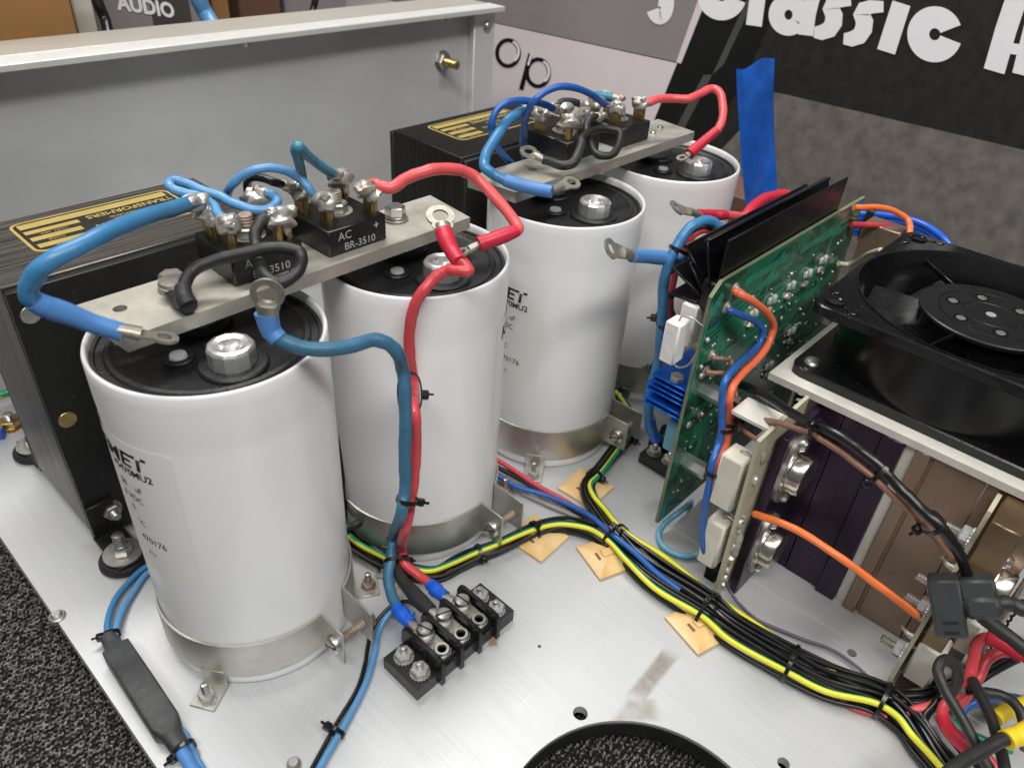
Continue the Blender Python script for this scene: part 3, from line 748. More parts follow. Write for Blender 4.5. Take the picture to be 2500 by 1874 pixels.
def rectifier(x0, y0, label, w=2.63, pins=None, text=True, rot=0.0):
    r = thing('bridge_rectifier', label, 'bridge rectifier', (x0, y0, 15.5), 'black square bridge rectifiers with brass tags')
    T = rotz(rot, (x0, y0, 15.5))
    m = MB().at(T); m.box((0, 0, .0), (w, w, 1.02), .05); m.build('body', MT['black_bakelite'], r)
    m = MB().at(T); m.hexn((w / 2, w / 2, 1.02), (w / 2, w / 2, 1.42), .46); m.cyl((w / 2, w / 2, 1.0), (w / 2, w / 2, 1.08), .62, None, 24); m.build('nut', MT['steel_dull'], r)
    m = MB().at(T); m.thread((w / 2, w / 2, 1.3), (w / 2, w / 2, 1.85), .25, .1); m.build('stud', MT['rusty'], r)
    for k, (px, py, bent, seed) in enumerate(pins):
        c = (px * w, py * w)
        m = MB().at(T @ tmat((c[0], c[1], 1.0)) @ rotz(bent))
        m.box((-.30, -.045, -.05), (.30, .045, .72), .01)
        for sx in (-1, 1):
            arc = [(sx * .30 + .13 * math.cos(t) * -sx * -1, .045 + .13 * math.sin(t)) for t in np.linspace(-2.0, 2.0, 9)]
            m.cyl((sx * .2, -.13, 0), (sx * .2, -.13, .68), .135, .135, 12)
        m.build('tag_terminal', MT['brass' if k != 2 else 'brass'], r)
        m = MB().at(T @ tmat((c[0], c[1], 1.0)) @ rotz(bent)); m.blob((0, -.08, .80), .44, (1.2, .95, .85), .32, seed, 3); m.blob((.05, -.27, .5), .13, (1, .6, 2.2), .4, seed + 50); m.blob((-.2, .05, 1.05), .2, (1.1, 1, .8), .6, seed + 90)
        m.build('solder_joint', MT['solder' if seed % 3 else 'solder_burnt'], r)
    if text:
        ex = T[:3, 0]; ey = np.array([0, 0, 1.]); o_ = T[:3, :3] @ np.array([0, -.012, 0]) + T[:3, 3]
        m = MB(); put_text(m, 'AC', .44, o_ + ex * .42 + ey * .55, ex, ey); put_text(m, '+', .5, o_ + ex * 2.0 + ey * .55, ex, ey)
        put_text(m, 'BR-3510', .40, o_ + ex * .66 + ey * .13, ex, ey, xs=1.02); m.build('print', MT['print_grey'], r, 180)
    return r
pn = [(.12, .8, 1.57, 1), (.16, .36, 1.4, 2), (.80, .16, .15, 4), (.86, .86, .2, 5)]
pn2 = [(.17, .3, 1.5, 7), (.12, .82, 1.5, 8), (.86, .22, 1.45, 10), (.85, .88, .2, 11)]
rectifier(1.15, -.05, 'bridge rectifier crossed by the looped dark grey wire on the bar', pins=pn, rot=-.04)
rectifier(4.78, -.24, 'bridge rectifier marked AC and plus, a red wire on its tag', pins=pn2)
rectifier(19.55, 1.0, 'bridge rectifier behind the black looped lead on the bar by the banner', pins=[(.13, .82, 1.57, 13), (.22, .18, .2, 14), (.8, .3, 1.3, 16), (.86, .86, .2, 17)], text=False)
rectifier(23.6, .75, 'bridge rectifier with the curled red lead on the bar by the banner', pins=[(.2, .35, 1.3, 19), (.15, .85, .3, 20), (.87, .25, 1.5, 22), (.6, .86, .2, 23)], text=False)

# ================================================================ transformers
def transformer(x0, y0, label, lam='laminations', dx=10.85, dy=6.75, zt=13.5):
    r = thing('power_transformer', label, 'transformer', (x0 + dx / 2, y0 + dy / 2, 0), 'black laminated power transformers')
    core = MB(); core.box((x0, y0 + .35, .75), (x0 + dx, y0 + dy - .35, zt), .05); core.build('core_stack', MT[lam], r)
    for yy0, yy1 in ((y0, y0 + .36), (y0 + dy - .36, y0 + dy)):
        m = MB(); m.box((x0 + .02, yy0, .35), (x0 + dx - .02, yy1, zt - .12), .04); m.build('end_plate', MT['core_black'], r)
    for s_ in (0, 1):
        y1 = y0 + dy - .3 if s_ else y0 - 2.5
        m = MB(); m.box((x0 + 2.3, y1, 2.9), (x0 + dx - 2.3, y1 + 2.8, zt - 2.6), .6); m.build('coil', MT['coil_dark'], r)
    for xx in (x0 + .6, x0 + dx - .6):
        for zz in (1.65, 7.2, zt - 1.2):
            if zz == 1.65:
                m = MB(); m.teeth((xx + .45, y0, zz), (0, -1, 0), .52, .08); m.hexn((xx + .45, y0 - .05, zz), (xx + .45, y0 - .38, zz), .42); m.thread((xx + .45, y0, zz), (xx + .45, y0 - .75, zz), .2, .1); m.build('core_bolt', MT['steel_dull'], r)
            else:
                m = MB(); m.cyl((xx, y0 + .02, zz), (xx, y0 - .03, zz), .38, .37, 20, .01); m.build('core_rivet', MT['brass' if zz < 9 else 'steel_dull'], r)
    for xx in (x0 + .5, x0 + dx - .5):
        for sg in (-1, 1):
            yb = y0 if sg < 0 else y0 + dy
            m = MB(); m.box((xx - .55, min(yb, yb + sg * 2.7), .42), (xx + .75, max(yb, yb + sg * 2.7), .56), .03); m.box((xx - .5, min(yb, yb + sg * .2), .42), (xx + .7, max(yb, yb + sg * .2), 2.4), .03); m.build('foot_bracket', MT['core_black'], r)
            c = np.array([xx + .05, yb + sg * 1.85, 0])
            m = MB().at(tmat(c)); m.lathe([(1.05, .02), (1.12, .12), (1.1, .3), (1.0, .42), (.4, .42)], 32); m.build('rubber_grommet', MT['black_rubber'], r)
            m = MB().at(tmat(c)); m.lathe([(.86, .54), (.86, .62), (.3, .63)], 28); m.build('washer', MT['steel_dull'], r)
            m = MB(); m.hexn(c + (0, 0, .62), c + (0, 0, 1.0), .46); m.cyl(c + (0, 0, .98), c + (0, 0, 1.16), .36, .32, 20, .03); m.thread(c + (0, 0, .9), c + (0, 0, 1.75), .26, .15); m.build('mounting_nut', MT['steel'], r)
    # foil rating plate
    lx0, lx1, ly0, ly1 = x0 + 2.05, x0 + 9.05, y0 + 2.45, y0 + 5.8
    zt2 = zt + .012
    def rr(a0, a1, c0, c1, rad, nn=6):
        out = []
        for cx, cy, s0 in ((a1 - rad, c1 - rad, 0), (a0 + rad, c1 - rad, 1), (a0 + rad, c0 + rad, 2), (a1 - rad, c0 + rad, 3)):
            for k in range(nn + 1): t = (s0 + k / nn) * PI / 2; out.append((cx + rad * math.cos(t), cy + rad * math.sin(t)))
        return out
    m = MB(); m.prism(rr(lx0, lx1, ly0, ly1, .45), zt, zt2); lab = m.build('rating_plate', MT['gold_foil'], r)
    m = MB(); m.prism(rr(lx0 + .12, lx1 - .12, ly0 + .12, ly1 - .12, .38), zt, zt2 + .006); m.build('plate_field', MT['foil_black'], lab)
    z3 = zt2 + .012
    m = MB()
    for a0, a1, c0, c1 in ((.28, 6.7, 2.55, 3.08), (.28, 2.5, 1.92, 2.28), (.28, 2.35, 1.15, 1.55), (.28, 2.2, .38, .78)):
        V = [(lx0 + a0, ly0 + c0, z3), (lx0 + a1, ly0 + c0, z3), (lx0 + a1, ly0 + c1, z3), (lx0 + a0, ly0 + c1, z3)]; m.add(V, [(0, 1, 2, 3)])
    m.build('plate_bar', MT['gold_foil'], lab)
    m = MB(); X_ = np.array([-1., 0, 0]); Y_ = np.array([0, -1., 0])
    put_text(m, 'TRANSFORMERS', .52, (lx0 + 6.75, ly0 + 2.38, z3), X_, Y_, .01, 1.02)
    put_text(m, 'PORTLAND', .26, (lx0 + 5.0, ly0 + 1.78, z3), X_, Y_); put_text(m, 'OREGON', .26, (lx0 + 4.9, ly0 + 1.5, z3), X_, Y_)
    put_text(m, 'CUST. NO.', .24, (lx0 + 1.9, ly0 + 1.82, z3), X_, Y_); put_text(m, 'CODE', .24, (lx0 + 1.5, ly0 + 1.08, z3), X_, Y_); put_text(m, 'WTI NO.', .24, (lx0 + 1.8, ly0 + .33, z3), X_, Y_)
    put_text(m, 'N', .5, (lx0 + 3.2, ly0 + 1.25, z3), X_, Y_); put_text(m, 'R', .5, (lx0 + 4.2, ly0 + 1.2, z3), X_, Y_)
    m.build('plate_print', MT['gold_foil'], lab, 180)
    return r
transformer(-3.65, 8.42, 'black transformer with gold plate beside the capacitor at the chassis edge')
transformer(20.1, 8.55, 'black transformer with gold plate by the panel corner, behind the looping blue leads', 'laminations_dark')

# ================================================================ leads on the rectifier bars
w = strand('blue_lead', 'thick blue lead looping out past the transformer to a ring terminal over the can rim', 'wire',
    [(472, 494, 'd', 24.9), (445, 502, 'd', 24.3), (348, 533, 'd', 21.8), (222, 587, 'd', 19.9), (127, 637, 'd', 19.3), (84, 672, 'd', 19.4), (70, 715, 'd', 19.7), (95, 742, 'd', 20.1), (158, 762, 'd', 20.6), (222, 787, 'd', 21.1), (290, 808, 'd', 21.5)], .25, 'wire_blue', n=14, e0=1,
    parts=[('sleeve', 'sleeve_blue', [(78, 732, 'd', 19.9), (110, 748, 'd', 20.2), (158, 763, 'd', 20.6), (222, 788, 'd', 21.1), (298, 811, 'd', 21.55)], [.27, .31, .32, .30, .28, .28])])
lug(w, P(402, 824, d=21.9), P(275, 804, d=21.4), (.1, .12, 1), .38, .2, .23)
# light blue loop on the first rectifier
strand('light_blue_lead', 'light blue lead folded in a narrow loop above the transformer plate', 'wire',
    [(556, 545, 17.4), (535, 525, 17.5), (519, 500, 17.6), (490, 482, 17.7), (455, 472, 17.8), (425, 463, 17.9), (413, 452, 18.0), (424, 441, 18.0), (455, 447, 17.9), (497, 466, 17.7), (540, 480, 17.55), (570, 496, 17.45), (624, 513, 17.3), (660, 508, 17.3), (677, 490, 17.5), (664, 475, 17.6), (640, 470, 17.6)], .165, 'wire_lightblue', n=12, e0=1, e1=1)
strand('light_blue_lead', 'light blue jumper arching between the two rectifiers on the near bar', 'wire',
    [(552, 490, 17.0), (556, 470, 17.4), (568, 450, 17.9), (587, 433, 18.2), (624, 414, 18.5), (665, 410, 18.5), (705, 420, 18.3), (738, 441, 18.0), (757, 465, 17.7), (766, 480, 17.4)], .155, 'wire_lightblue', n=12, e1=1)
strand('dark_jumper', 'short scorched black jumper bent over behind the folded light blue lead', 'wire',
    [(700, 455, 17.6), (672, 446, 17.8), (640, 434, 17.9), (614, 434, 17.8), (603, 450, 17.4), (606, 478, 16.9), (612, 510, 16.2)], .15, 'wire_black', n=12, e0=1)
strand('teal_lead', 'teal lead standing up and bent over to a soldered tag', 'wire',
    [(742, 480, 16.0), (738, 440, 17.3), (730, 395, 18.7), (722, 362, 19.5), (729, 358, 19.6), (745, 374, 19.2), (770, 395, 18.6), (797, 415, 18.1), (818, 427, 17.7)], .18, 'wire_teal', n=12, e1=1)
w = strand('red_lead', 'red lead arching from the rectifier marked AC down to a sleeved ring terminal', 'wire',
    [(895, 458, 17.55), (913, 450, 17.55), (935, 457, 17.5), (957, 458, 17.5), (985, 440, 17.6), (1012, 427, 17.7), (1050, 416, 17.8), (1092, 412, 17.7), (1128, 417, 17.5), (1160, 433, 17.2), (1210, 483, 16.6), (1252, 535, 16.1), (1266, 558, 15.9), (1250, 568, 15.85), (1214, 581, 15.75), (1172, 596, 15.6)], .23, 'wire_salmon', n=14, e0=1,
    parts=[('sleeve', 'sleeve_red', [(1262, 563, 15.9), (1214, 581, 15.75), (1168, 597, 15.6)], [.24, .29, .30, .28, .31])])
lug(w, P(1128, 616, z=15.35), P(1172, 597, z=15.55), (.2, 0, 1), .30, .16, .18)
w = strand('red_lead', 'thick red lead from an upright ring terminal down the can to the terminal block', 'wire',
    [(1103, 600, 15.9), (1115, 630, 15.9), (1137, 648, 15.7), (1143, 662, 15.6), (1118, 660, 15.6), (1092, 660, 15.5), (1060, 680, 15.2), (1032, 712, 14.8), (1011, 750, 14.2), (1000, 805, 13.2), (1001, 870, 11.9), (1009, 935, 10.6),
     (1013, 1010, 'y', -4.9), (1015, 1080, 'y', -5.0), (1012, 1150, 'y', -5.1), (1007, 1191, 'y', -5.2), (1001, 1231, 'y', -5.3), (991, 1286, 'y', -5.4), (982, 1340, 1.9), (984, 1368, 1.5), (1011, 1395, 1.25), (1043, 1419, 1.15), (1068, 1442, 1.2)], .215, 'wire_red', n=14,
    parts=[('sleeve', 'sleeve_red', [(1083, 565, 16.4), (1092, 590, 16.2), (1103, 612, 16.0), (1122, 640, 15.85)], [.34, .32, .29, .28])])
lug(w, P(1075, 527, z=16.6), P(1088, 580, z=16.2), (-.25, -.4, .8), .54, .3, .28)
MB().tube(cr(PP([(1050, 1425, 1.17), (1065, 1440, 1.2), (1086, 1457, 1.25)])), [.28] * 4 + [.33] * 4 + [.29] * 5, 14).build('crimp_barrel', MT['crimp_blue'], w)
lug(w, P(1123, 1478, z=1.30), P(1082, 1455, z=1.25), (0, 0, 1), .40, .18, .2, 'steel_dull', t=.12)
w = strand('blue_lead', 'thick blue lead from an upright ring terminal curving down to the terminal block', 'wire',
    [(660, 795, 15.85), (670, 818, 15.6), (693, 834, 15.4), (746, 849, 15.15), (807, 853, 15.0), (868, 841, 14.9), (915, 830, 14.8), (948, 839, 14.6), (970, 862, 14.2), (983, 900, 13.2), (989, 950, 'y', -5.0), (990, 1010, 'y', -5.1), (989, 1080, 'y', -5.2), (989, 1150, 'y', -5.3), (989, 1204, 'y', -5.5), (979, 1253, 'y', -5.7), (961, 1312, 2.6), (954, 1362, 2.0), (948, 1408, 1.6), (954, 1446, 1.35), (970, 1480, 1.25), (985, 1502, 1.25)], .235, 'wire_slate', n=14,
    parts=[('sleeve', 'sleeve_blue', [(650, 762, 16.3), (655, 785, 16.0), (663, 808, 15.7), (680, 828, 15.48)], [.36, .33, .3, .29])])
lug(w, P(653, 716, z=17.0), P(653, 778, z=16.1), (-.3, -.5, .8), .50, .31, .29)
MB().tube(cr(PP([(968, 1482, 1.25), (983, 1500, 1.25), (1003, 1522, 1.25)])), [.28] * 4 + [.33] * 4 + [.29] * 5, 14).build('crimp_barrel', MT['crimp_blue'], w)
lug(w, P(1033.7, 1550, z=1.30), P(998, 1517, z=1.25), (0, 0, 1), .40, .18, .2, 'steel_dull', t=.12)
w = strand('dark_grey_lead', 'dark grey lead looping in front of a rectifier to a folded terminal', 'wire',
    [(690, 520, 17.35), (660, 528, 17.35), (638, 540, 17.3), (625, 562, 17.1), (625, 595, 16.8), (634, 640, 16.5), (655, 680, 16.35), (685, 690, 16.3), (715, 675, 16.4), (735, 645, 16.7), (733, 618, 17.0), (700, 605, 17.1), (650, 607, 17.05), (590, 619, 16.9), (530, 635, 16.7), (478, 655, 16.5), (455, 683, 16.3), (448, 715, 16.1), (455, 738, 15.95)], .205, 'wire_soft_black', n=14, e0=1,
    parts=[('sleeve', 'heat_shrink', [(446, 702, 16.2), (450, 728, 16.05), (460, 745, 15.9)], [.25, .29, .31])])
m = MB(); m.tube([P(462, 748, z=15.85), P(440, 735, z=15.72), P(425, 705, z=15.72)], [.27, .3, .34], 14, squash=.8); m.build('folded_terminal', MT['heat_shrink'], w)
m = MB(); c_ = P(425, 690, z=15.98); m.at(tmat(c_)).lathe([(.45, -.1), (.5, 0), (.45, .1), (.2, .13)], 20); m.build('ring_terminal', MT['steel'], w)
# far bar leads
w = strand('blue_lead', 'blue lead bent down beside the far bar to a ring terminal above the can', 'wire',
    [(1283, 270, 17.7), (1262, 278, 17.8), (1235, 300, 17.6), (1205, 345, 17.1), (1184, 385, 16.7), (1184, 408, 16.5), (1208, 428, 16.2), (1240, 443, 16.0), (1290, 458, 15.9), (1345, 467, 15.9)], .24, 'wire_blue', n=12, e0=1,
    parts=[('sleeve', 'sleeve_blue', [(1233, 440, 16.05), (1285, 456, 15.9), (1348, 468, 15.9)], [.28, .31, .29, .28])])
lug(w, P(1395, 446, z=15.95), P(1345, 466, z=15.9), (.1, -.3, 1), .42, .22, .2)
strand('deep_blue_lead', 'deep blue lead looping round from the transformer to the far rectifier', 'wire',
    [(1250, 400, 15.2), (1225, 375, 16.0), (1205, 340, 16.8), (1200, 305, 17.6), (1212, 270, 18.2), (1240, 250, 18.5), (1290, 247, 18.4), (1330, 255, 18.1), (1358, 270, 17.7)], .165, 'wire_deepblue', n=12, e1=1)
strand('deep_blue_lead', 'deep blue jumper arching high over the far pair of rectifiers', 'wire',
    [(1280, 385, 15.0), (1275, 350, 16.0), (1283, 290, 17.5), (1305, 245, 18.6), (1340, 220, 19.0), (1380, 211, 19.1), (1430, 224, 18.7), (1465, 246, 18.1), (1482, 258, 17.7)], .165, 'wire_deepblue', n=12, e1=1)
strand('teal_lead', 'short teal stub soldered at the back of the far rectifiers', 'wire', [(1445, 234, 17.6), (1470, 233, 17.6), (1505, 240, 17.5)], .2, 'wire_teal', e1=1)
strand('dark_jumper', 'short scorched black jumper between the far rectifiers', 'wire', [(1350, 262, 17.4), (1370, 250, 17.6), (1395, 248, 17.6), (1420, 255, 17.4)], .18, 'wire_soft_black', e0=1, e1=1)
w = strand('red_lead', 'wavy red lead curling from the far rectifier down to a post beside the blue tape', 'wire',
    [(1565, 250, 17.4), (1580, 251, 17.4), (1605, 243, 17.5), (1640, 240, 17.5), (1680, 242, 17.5), (1712, 227, 17.7), (1740, 217, 17.8), (1758, 228, 17.7), (1765, 262, 17.2), (1761, 300, 16.6), (1748, 322, 16.2), (1720, 345, 15.8), (1685, 375, 15.3)], .22, 'wire_salmon', n=12, e0=1,
    parts=[('sleeve', 'sleeve_red', [(1750, 318, 16.3), (1715, 348, 15.75), (1683, 376, 15.3)], [.24, .28, .3])])
lug(w, P(1665, 386, z=15.15), P(1690, 372, z=15.35), (.1, 0, 1), .30, .16, .17)
w = strand('black_lead', 'black looped lead with a loose ring terminal lying over the far bar', 'wire',
    [(1462, 285, 17.3), (1440, 290, 17.3), (1432, 310, 17.0), (1440, 345, 16.6), (1460, 378, 16.3), (1490, 380, 16.3), (1512, 350, 16.6), (1512, 322, 16.9), (1480, 314, 17.0), (1440, 322, 17.0), (1420, 340, 16.9), (1412, 372, 16.5), (1398, 398, 16.2), (1375, 404, 16.1), (1345, 394, 16.1), (1328, 390, 16.1)], .185, 'wire_soft_black', n=12, e0=1,
    parts=[('sleeve', 'heat_shrink', [(1422, 345, 16.85), (1412, 375, 16.5), (1397, 399, 16.2), (1372, 404, 16.1), (1340, 393, 16.1), (1325, 390, 16.1)], [.2, .24, .23, .22, .21])])
lug(w, P(1290, 370, z=16.3), P(1328, 391, z=16.1), (-.2, -.25, 1), .42, .22, .2)

# ================================================================ terminal block
def terminal_block(loc, label, scr=True, slots=(.3, 1.2, .1)):
    x0, y0 = loc; r = thing('terminal_block', label, 'terminal block', (x0 + 2.8, y0 + 1.05, 0), 'black barrier terminal blocks')
    L = 5.6; Wd = 2.1
    m = MB(); m.prism([(0, 0), (L, 0), (L, Wd), (0, Wd)], 0, .66); m.v = [[v[0] + x0, v[1] + y0, v[2]] for v in m.v]; m.build('base', MT['black_bakelite'], r)
    m = MB(); m.box((x0 + 1.25, y0 + .12, .5), (x0 + 4.4, y0 + Wd - .12, .95), .06); m.build('raised_bed', MT['black_bakelite'], r)
    for k in range(4):
        xx = x0 + 1.22 + k * 1.06
        m = MB().at(tmat((xx - .09, y0, 0), (0, 1, 0), (0, 0, 1), (1, 0, 0)))
        m.prism([(-.22, .05), (-.18, 1.2), (-.05, 1.42), (.15, 1.48), (Wd - .1, 1.48), (Wd + .12, 1.38), (Wd + .2, 1.1), (Wd + .2, .5), (Wd, .05)], 0, .19); m.build('barrier', MT['black_plastic'], r, 60)
    for k in range(3):
        xc = x0 + 1.75 + k * 1.06
        m = MB().at(tmat((xc, y0 + 1.02, .96))); m.prism([(-.36, -.72), (-.2, -.86), (.2, -.86), (.36, -.72), (.36, .75), (-.36, .75)], 0, .1); m.build('contact_plate', MT['steel_dull'], r)
        if scr:
            m = MB().at(tmat((xc, y0 + 1.52, 1.06))); m.lathe([(.38, 0), (.38, .22), (.2, .22)], 24); m.build('washer', MT['steel_dull'], r)
            slotscrew(r, (xc, y0 + 1.52, 1.36), (0, 0, 1), .36, .22, slots[k])
        else: slotscrew(r, (xc, y0 + 1.52, 1.06), (0, 0, 1), .33, .2, slots[k])
        m = MB().at(tmat((xc, y0 + .48, 1.06))); m.lathe([(.33, 0), (.34, .1), (.3, .16), (.2, .16), (.17, .1), (.16, -.3), (.01, -.3)], 24); e = m.build('eyelet', MT['steel'], r)
        m = MB().at(tmat((xc, y0 + .48, .8))); m.lathe([(.165, 0), (.13, .05), (.165, .1), (.13, .15), (.165, .2), (.165, .3)], 16, False); m.build('eyelet_thread', MT['brass'], e)
    for xx in (x0 + .62, x0 + L - .6):
        for yy in (.55, 1.55):
            nutset(r, (xx, y0 + yy, .66), (0, 0, 1), .39, .3, .15)
    return r
terminal_block((1.85, -8.17), 'black terminal block with thick blue, black and red leads screwed down')

# black sleeve lead to the middle screw
w = strand('black_lead', 'black lead arching from behind the can into a grey sleeve on the terminal block', 'wire',
    [(838, 1290, 1.6), (862, 1283, 1.7), (888, 1270, 1.9), (908, 1250, 2.3), (925, 1245, 2.4), (942, 1262, 2.1), (952, 1300, 1.7), (960, 1350, 1.4), (972, 1398, 1.25), (990, 1430, 1.2)], .19, 'wire_soft_black', n=12,
    parts=[('sleeve', 'heat_shrink', [(966, 1388, 1.3), (985, 1420, 1.25), (1010, 1448, 1.3), (1030, 1470, 1.35), (1052, 1490, 1.4)], [.25, .27, .33, .34, .29])])
lug(w, P(1080, 1514, z=1.30), P(1046, 1485, z=1.33), (0, 0, 1), .36, .16, .2, 'steel_dull')
w = strand('thin_black_wire', 'thin black wire curving from the terminal block along the plate beside a thin blue one', 'wire',
    [(1030, 1492, .75), (1000, 1468, .9), (962, 1475, .7), (927, 1506, .4), (908, 1540, .22), (897, 1584, .16), (891, 1622, .16), (872, 1680, .16), (822, 1765, .16), (766, 1866, .16), (735, 1925, .16)], .085, 'wire_black')
w = strand('thin_blue_wire', 'thin light blue wire curving from the terminal block along the plate beside a black one', 'wire',
    [(1010, 1500, .8), (972, 1483, .75), (945, 1504, .5), (924, 1543, .25), (914, 1596, .2), (893, 1665, .2), (845, 1761, .2), (789, 1857, .2), (755, 1925, .2)], .14, 'wire_lightblue')
# sleeved inline component by the plate edge
w = thing('inline_fuse_sleeve', 'worn black rectangular sleeve joining blue wires by the chassis edge', 'fuse holder', P(350, 1690, z=0))
p0, p1 = P(286, 1588, z=.52), P(418, 1790, z=.52); ax_ = nz(p1 - p0); sd_ = np.cross(ax_, (0, 0, 1)); L_ = np.linalg.norm(p1 - p0)
T_ = tmat(p0, ax_, np.cross((0, 0, 1), ax_), (0, 0, 1)); m = MB().at(T_)
def rsec(x, hw, hh, k=.7):
    out = []
    for j in range(16):
        t = 2 * PI * (j + .5) / 16; cx, sy = math.cos(t), math.sin(t)
        out.append((x, hw * (abs(cx) ** k) * (1 if cx > 0 else -1), hh * (abs(sy) ** k) * (1 if sy > 0 else -1)))
    return out
secs = [(-.95, .30, .25, 1), (-.5, .34, .28, .9), (-.1, .36, .32, .8), (.0, .48, .42, .3), (.06, .52, .46, .16), (L_ * .5, .53, .47, .14), (L_ - .35, .52, .47, .16), (L_ - .2, .48, .44, .3), (L_ + .1, .38, .36, .8), (L_ + .7, .34, .33, 1), (L_ + .75, .30, .28, 1)]
V = []; F = []
for s_ in secs: V += rsec(*s_)
for i in range(len(secs) - 1):
    for j in range(16): F.append((16 * i + j, 16 * i + 16 + j, 16 * i + 16 + (j + 1) % 16, 16 * i + (j + 1) % 16))
F += [tuple(range(16)), tuple(16 * (len(secs) - 1) + j for j in range(16))[::-1]]
m.add(V, F); m.build('sleeve', MT['shrink_worn'], w, 50)
strand('thin_blue_wire', 'thin blue wire running from the near transformer into the black sleeve, outer of two', 'wire',
    [(420, 1360, .3), (358, 1382, .25), (314, 1421, .25), (280, 1466, .3), (262, 1520, .45), (268, 1560, .5), (283, 1595, .55)], .135, 'wire_blue')
strand('thin_blue_wire', 'thin blue wire running from the near transformer into the black sleeve, inner of two', 'wire',
    [(430, 1372, .2), (364, 1395, .2), (324, 1447, .2), (298, 1491, .3), (283, 1535, .45), (281, 1570, .5), (288, 1600, .55)], .135, 'wire_lightblue')
strand('blue_lead', 'blue lead leaving the worn black sleeve along the plate toward the chassis edge', 'wire',
    [(410, 1775, .55), (437, 1820, .45), (455, 1850, .4), (480, 1890, .36), (505, 1935, .36)], .25, 'sleeve_blue')
strand('thin_blue_wire', 'thin light blue wire under the thicker blue lead leaving the black sleeve', 'wire',
    [(430, 1770, .4), (455, 1800, .25), (470, 1835, .2), (500, 1890, .2), (520, 1930, .2)], .15, 'wire_lightblue')

# ================================================================ harness of the base plate
def gy(label, pts, r=.145, tw=.16):
    p = cr(PP(pts), 6); m = MB(); m.tube(p, r, 12, tw=tw, mats=[1, 1, 1, 1, 0, 0, 0, 0, 0, 0, 1, 1])
    PATHS.append((label, p, r)); o = m.build('earth_wire', [MT['wire_yellow'], MT['wire_green']]); return tag(o, label, 'wire')
zA = .62
gA = [(836, 1290, .9), (862, 1316, .9), (888, 1334, .85), (932, 1356, .75), (975, 1378, .62), (1011, 1387, .55), (1051, 1392, .5), (1106, 1373, .5), (1160, 1349, .55), (1214, 1328, .65), (1296, 1294, .75), (1350, 1280, .72), (1382, 1279, .7), (1439, 1290, .7), (1483, 1317, .75), (1530, 1367, .75), (1602, 1437, .7), (1718, 1506, .75), (1780, 1560, .7), (1917, 1636, .72), (2015, 1686, .72), (2141, 1716, .8), (2192, 1748, .8), (2226, 1792, .8), (2270, 1840, .8), (2330, 1910, .8)]
gy('green and yellow earth wire along the lower side of the black harness', gA, tw=-.006)
gy('green and yellow earth wire of the branch beside the far clamp', [(1480, 925, .9), (1496, 946, .9), (1519, 973, .8), (1541, 1009, .7), (1542, 1052, .65), (1511, 1096, .6), (1465, 1157, .75), (1441, 1183, .8), (1451, 1212, .75), (1476, 1241, .65), (1505, 1277, .7), (1545, 1312, .8), (1590, 1338, .65), (1631, 1365, .45), (1744, 1455, .45), (1834, 1516, .45), (1899, 1560, .45), (1960, 1600, .5), (2040, 1640, .6)], tw=-.012)
# black wires: offsets (side, up) from a centre line
def offset_path(p, so, up, jit, seed):
    rg = np.random.default_rng(seed); n = len(p); out = []
    ph = rg.uniform(0, 6, 4); fr = rg.uniform(.25, .6, 4)
    for i in range(n):
        t = nz(p[min(i + 1, n - 1)] - p[max(i - 1, 0)]); s = nz(np.cross(t, (0, 0, 1)))
        a = so + jit * math.sin(fr[0] * i + ph[0]) + jit * .5 * math.sin(fr[1] * i * 1.7 + ph[1]); b = up + jit * .6 * math.sin(fr[2] * i + ph[2])
        out.append(p[i] + s * a + np.array([0, 0, b]))
    return out
def bundle(center, offs, r, labels, group, mats=None, jit=.05, sub=3, seed=0):
    p = cr(PP(center), sub)
    for k, (a, b) in enumerate(offs):
        q = cr(offset_path(p, a, b, jit, seed + k), 3); PATHS.append((labels, q, r))
        o = MB().tube(q, r, 8).build('harness_wire', MT[mats[k] if mats else 'wire_black']); tag(o, labels, 'wire', group)
trunk = [(1488, 1296, .35), (1540, 1345, .35), (1612, 1400, .33), (1735, 1478, .33), (1800, 1530, .33), (1935, 1610, .33), (2030, 1655, .35), (2155, 1700, .4), (2215, 1755, .4), (2262, 1820, .4), (2330, 1900, .4)]
offs = [(-.60, -.12), (-.40, -.1), (-.18, -.12), (.04, -.1), (.26, -.12), (.48, -.1), (.66, -.06), (-.5, .1), (-.28, .12), (-.06, .1), (.16, .13), (.38, .1), (.56, .12), (-.36, .31), (-.14, .33), (.08, .31), (.3, .32), (-.2, .5), (.05, .52)]
bundle(trunk, offs, .098, 'black wire in the thick harness trunk between the block and the heat sinks', 'black harness trunk wires', jit=.085, seed=3)
brA = [(815, 1262, .5), (850, 1312, .45), (900, 1352, .4), (960, 1385, .3), (1020, 1400, .25), (1070, 1400, .25), (1115, 1380, .28), (1165, 1358, .3), (1220, 1335, .4), (1300, 1297, .45), (1360, 1282, .42), (1400, 1284, .4), (1450, 1300, .4), (1492, 1330, .4)]
bundle(brA, [(.3, -.08), (.1, -.06), (-.12, -.05), (-.3, .0), (-.28, .22), (.3, .14), (-.1, .16)], .095, 'black wire in the harness branch along the foot of the can with the wire pair', 'black branch wires past the terminal block', seed=20, jit=.05)
brB = [(1475, 930, .5), (1498, 960, .45), (1530, 1000, .4), (1538, 1050, .35), (1508, 1095, .32), (1462, 1155, .4), (1436, 1185, .42), (1440, 1215, .4), (1462, 1250, .38), (1494, 1292, .38)]
bundle(brB, [(.22, -.06), (.02, -.05), (-.18, -.04), (.36, .1), (.14, .15), (-.08, .15), (-.28, .1)], .095, 'black wire in the harness branch beside the far clamp', 'black branch wires beside the far clamp', seed=40, jit=.04)
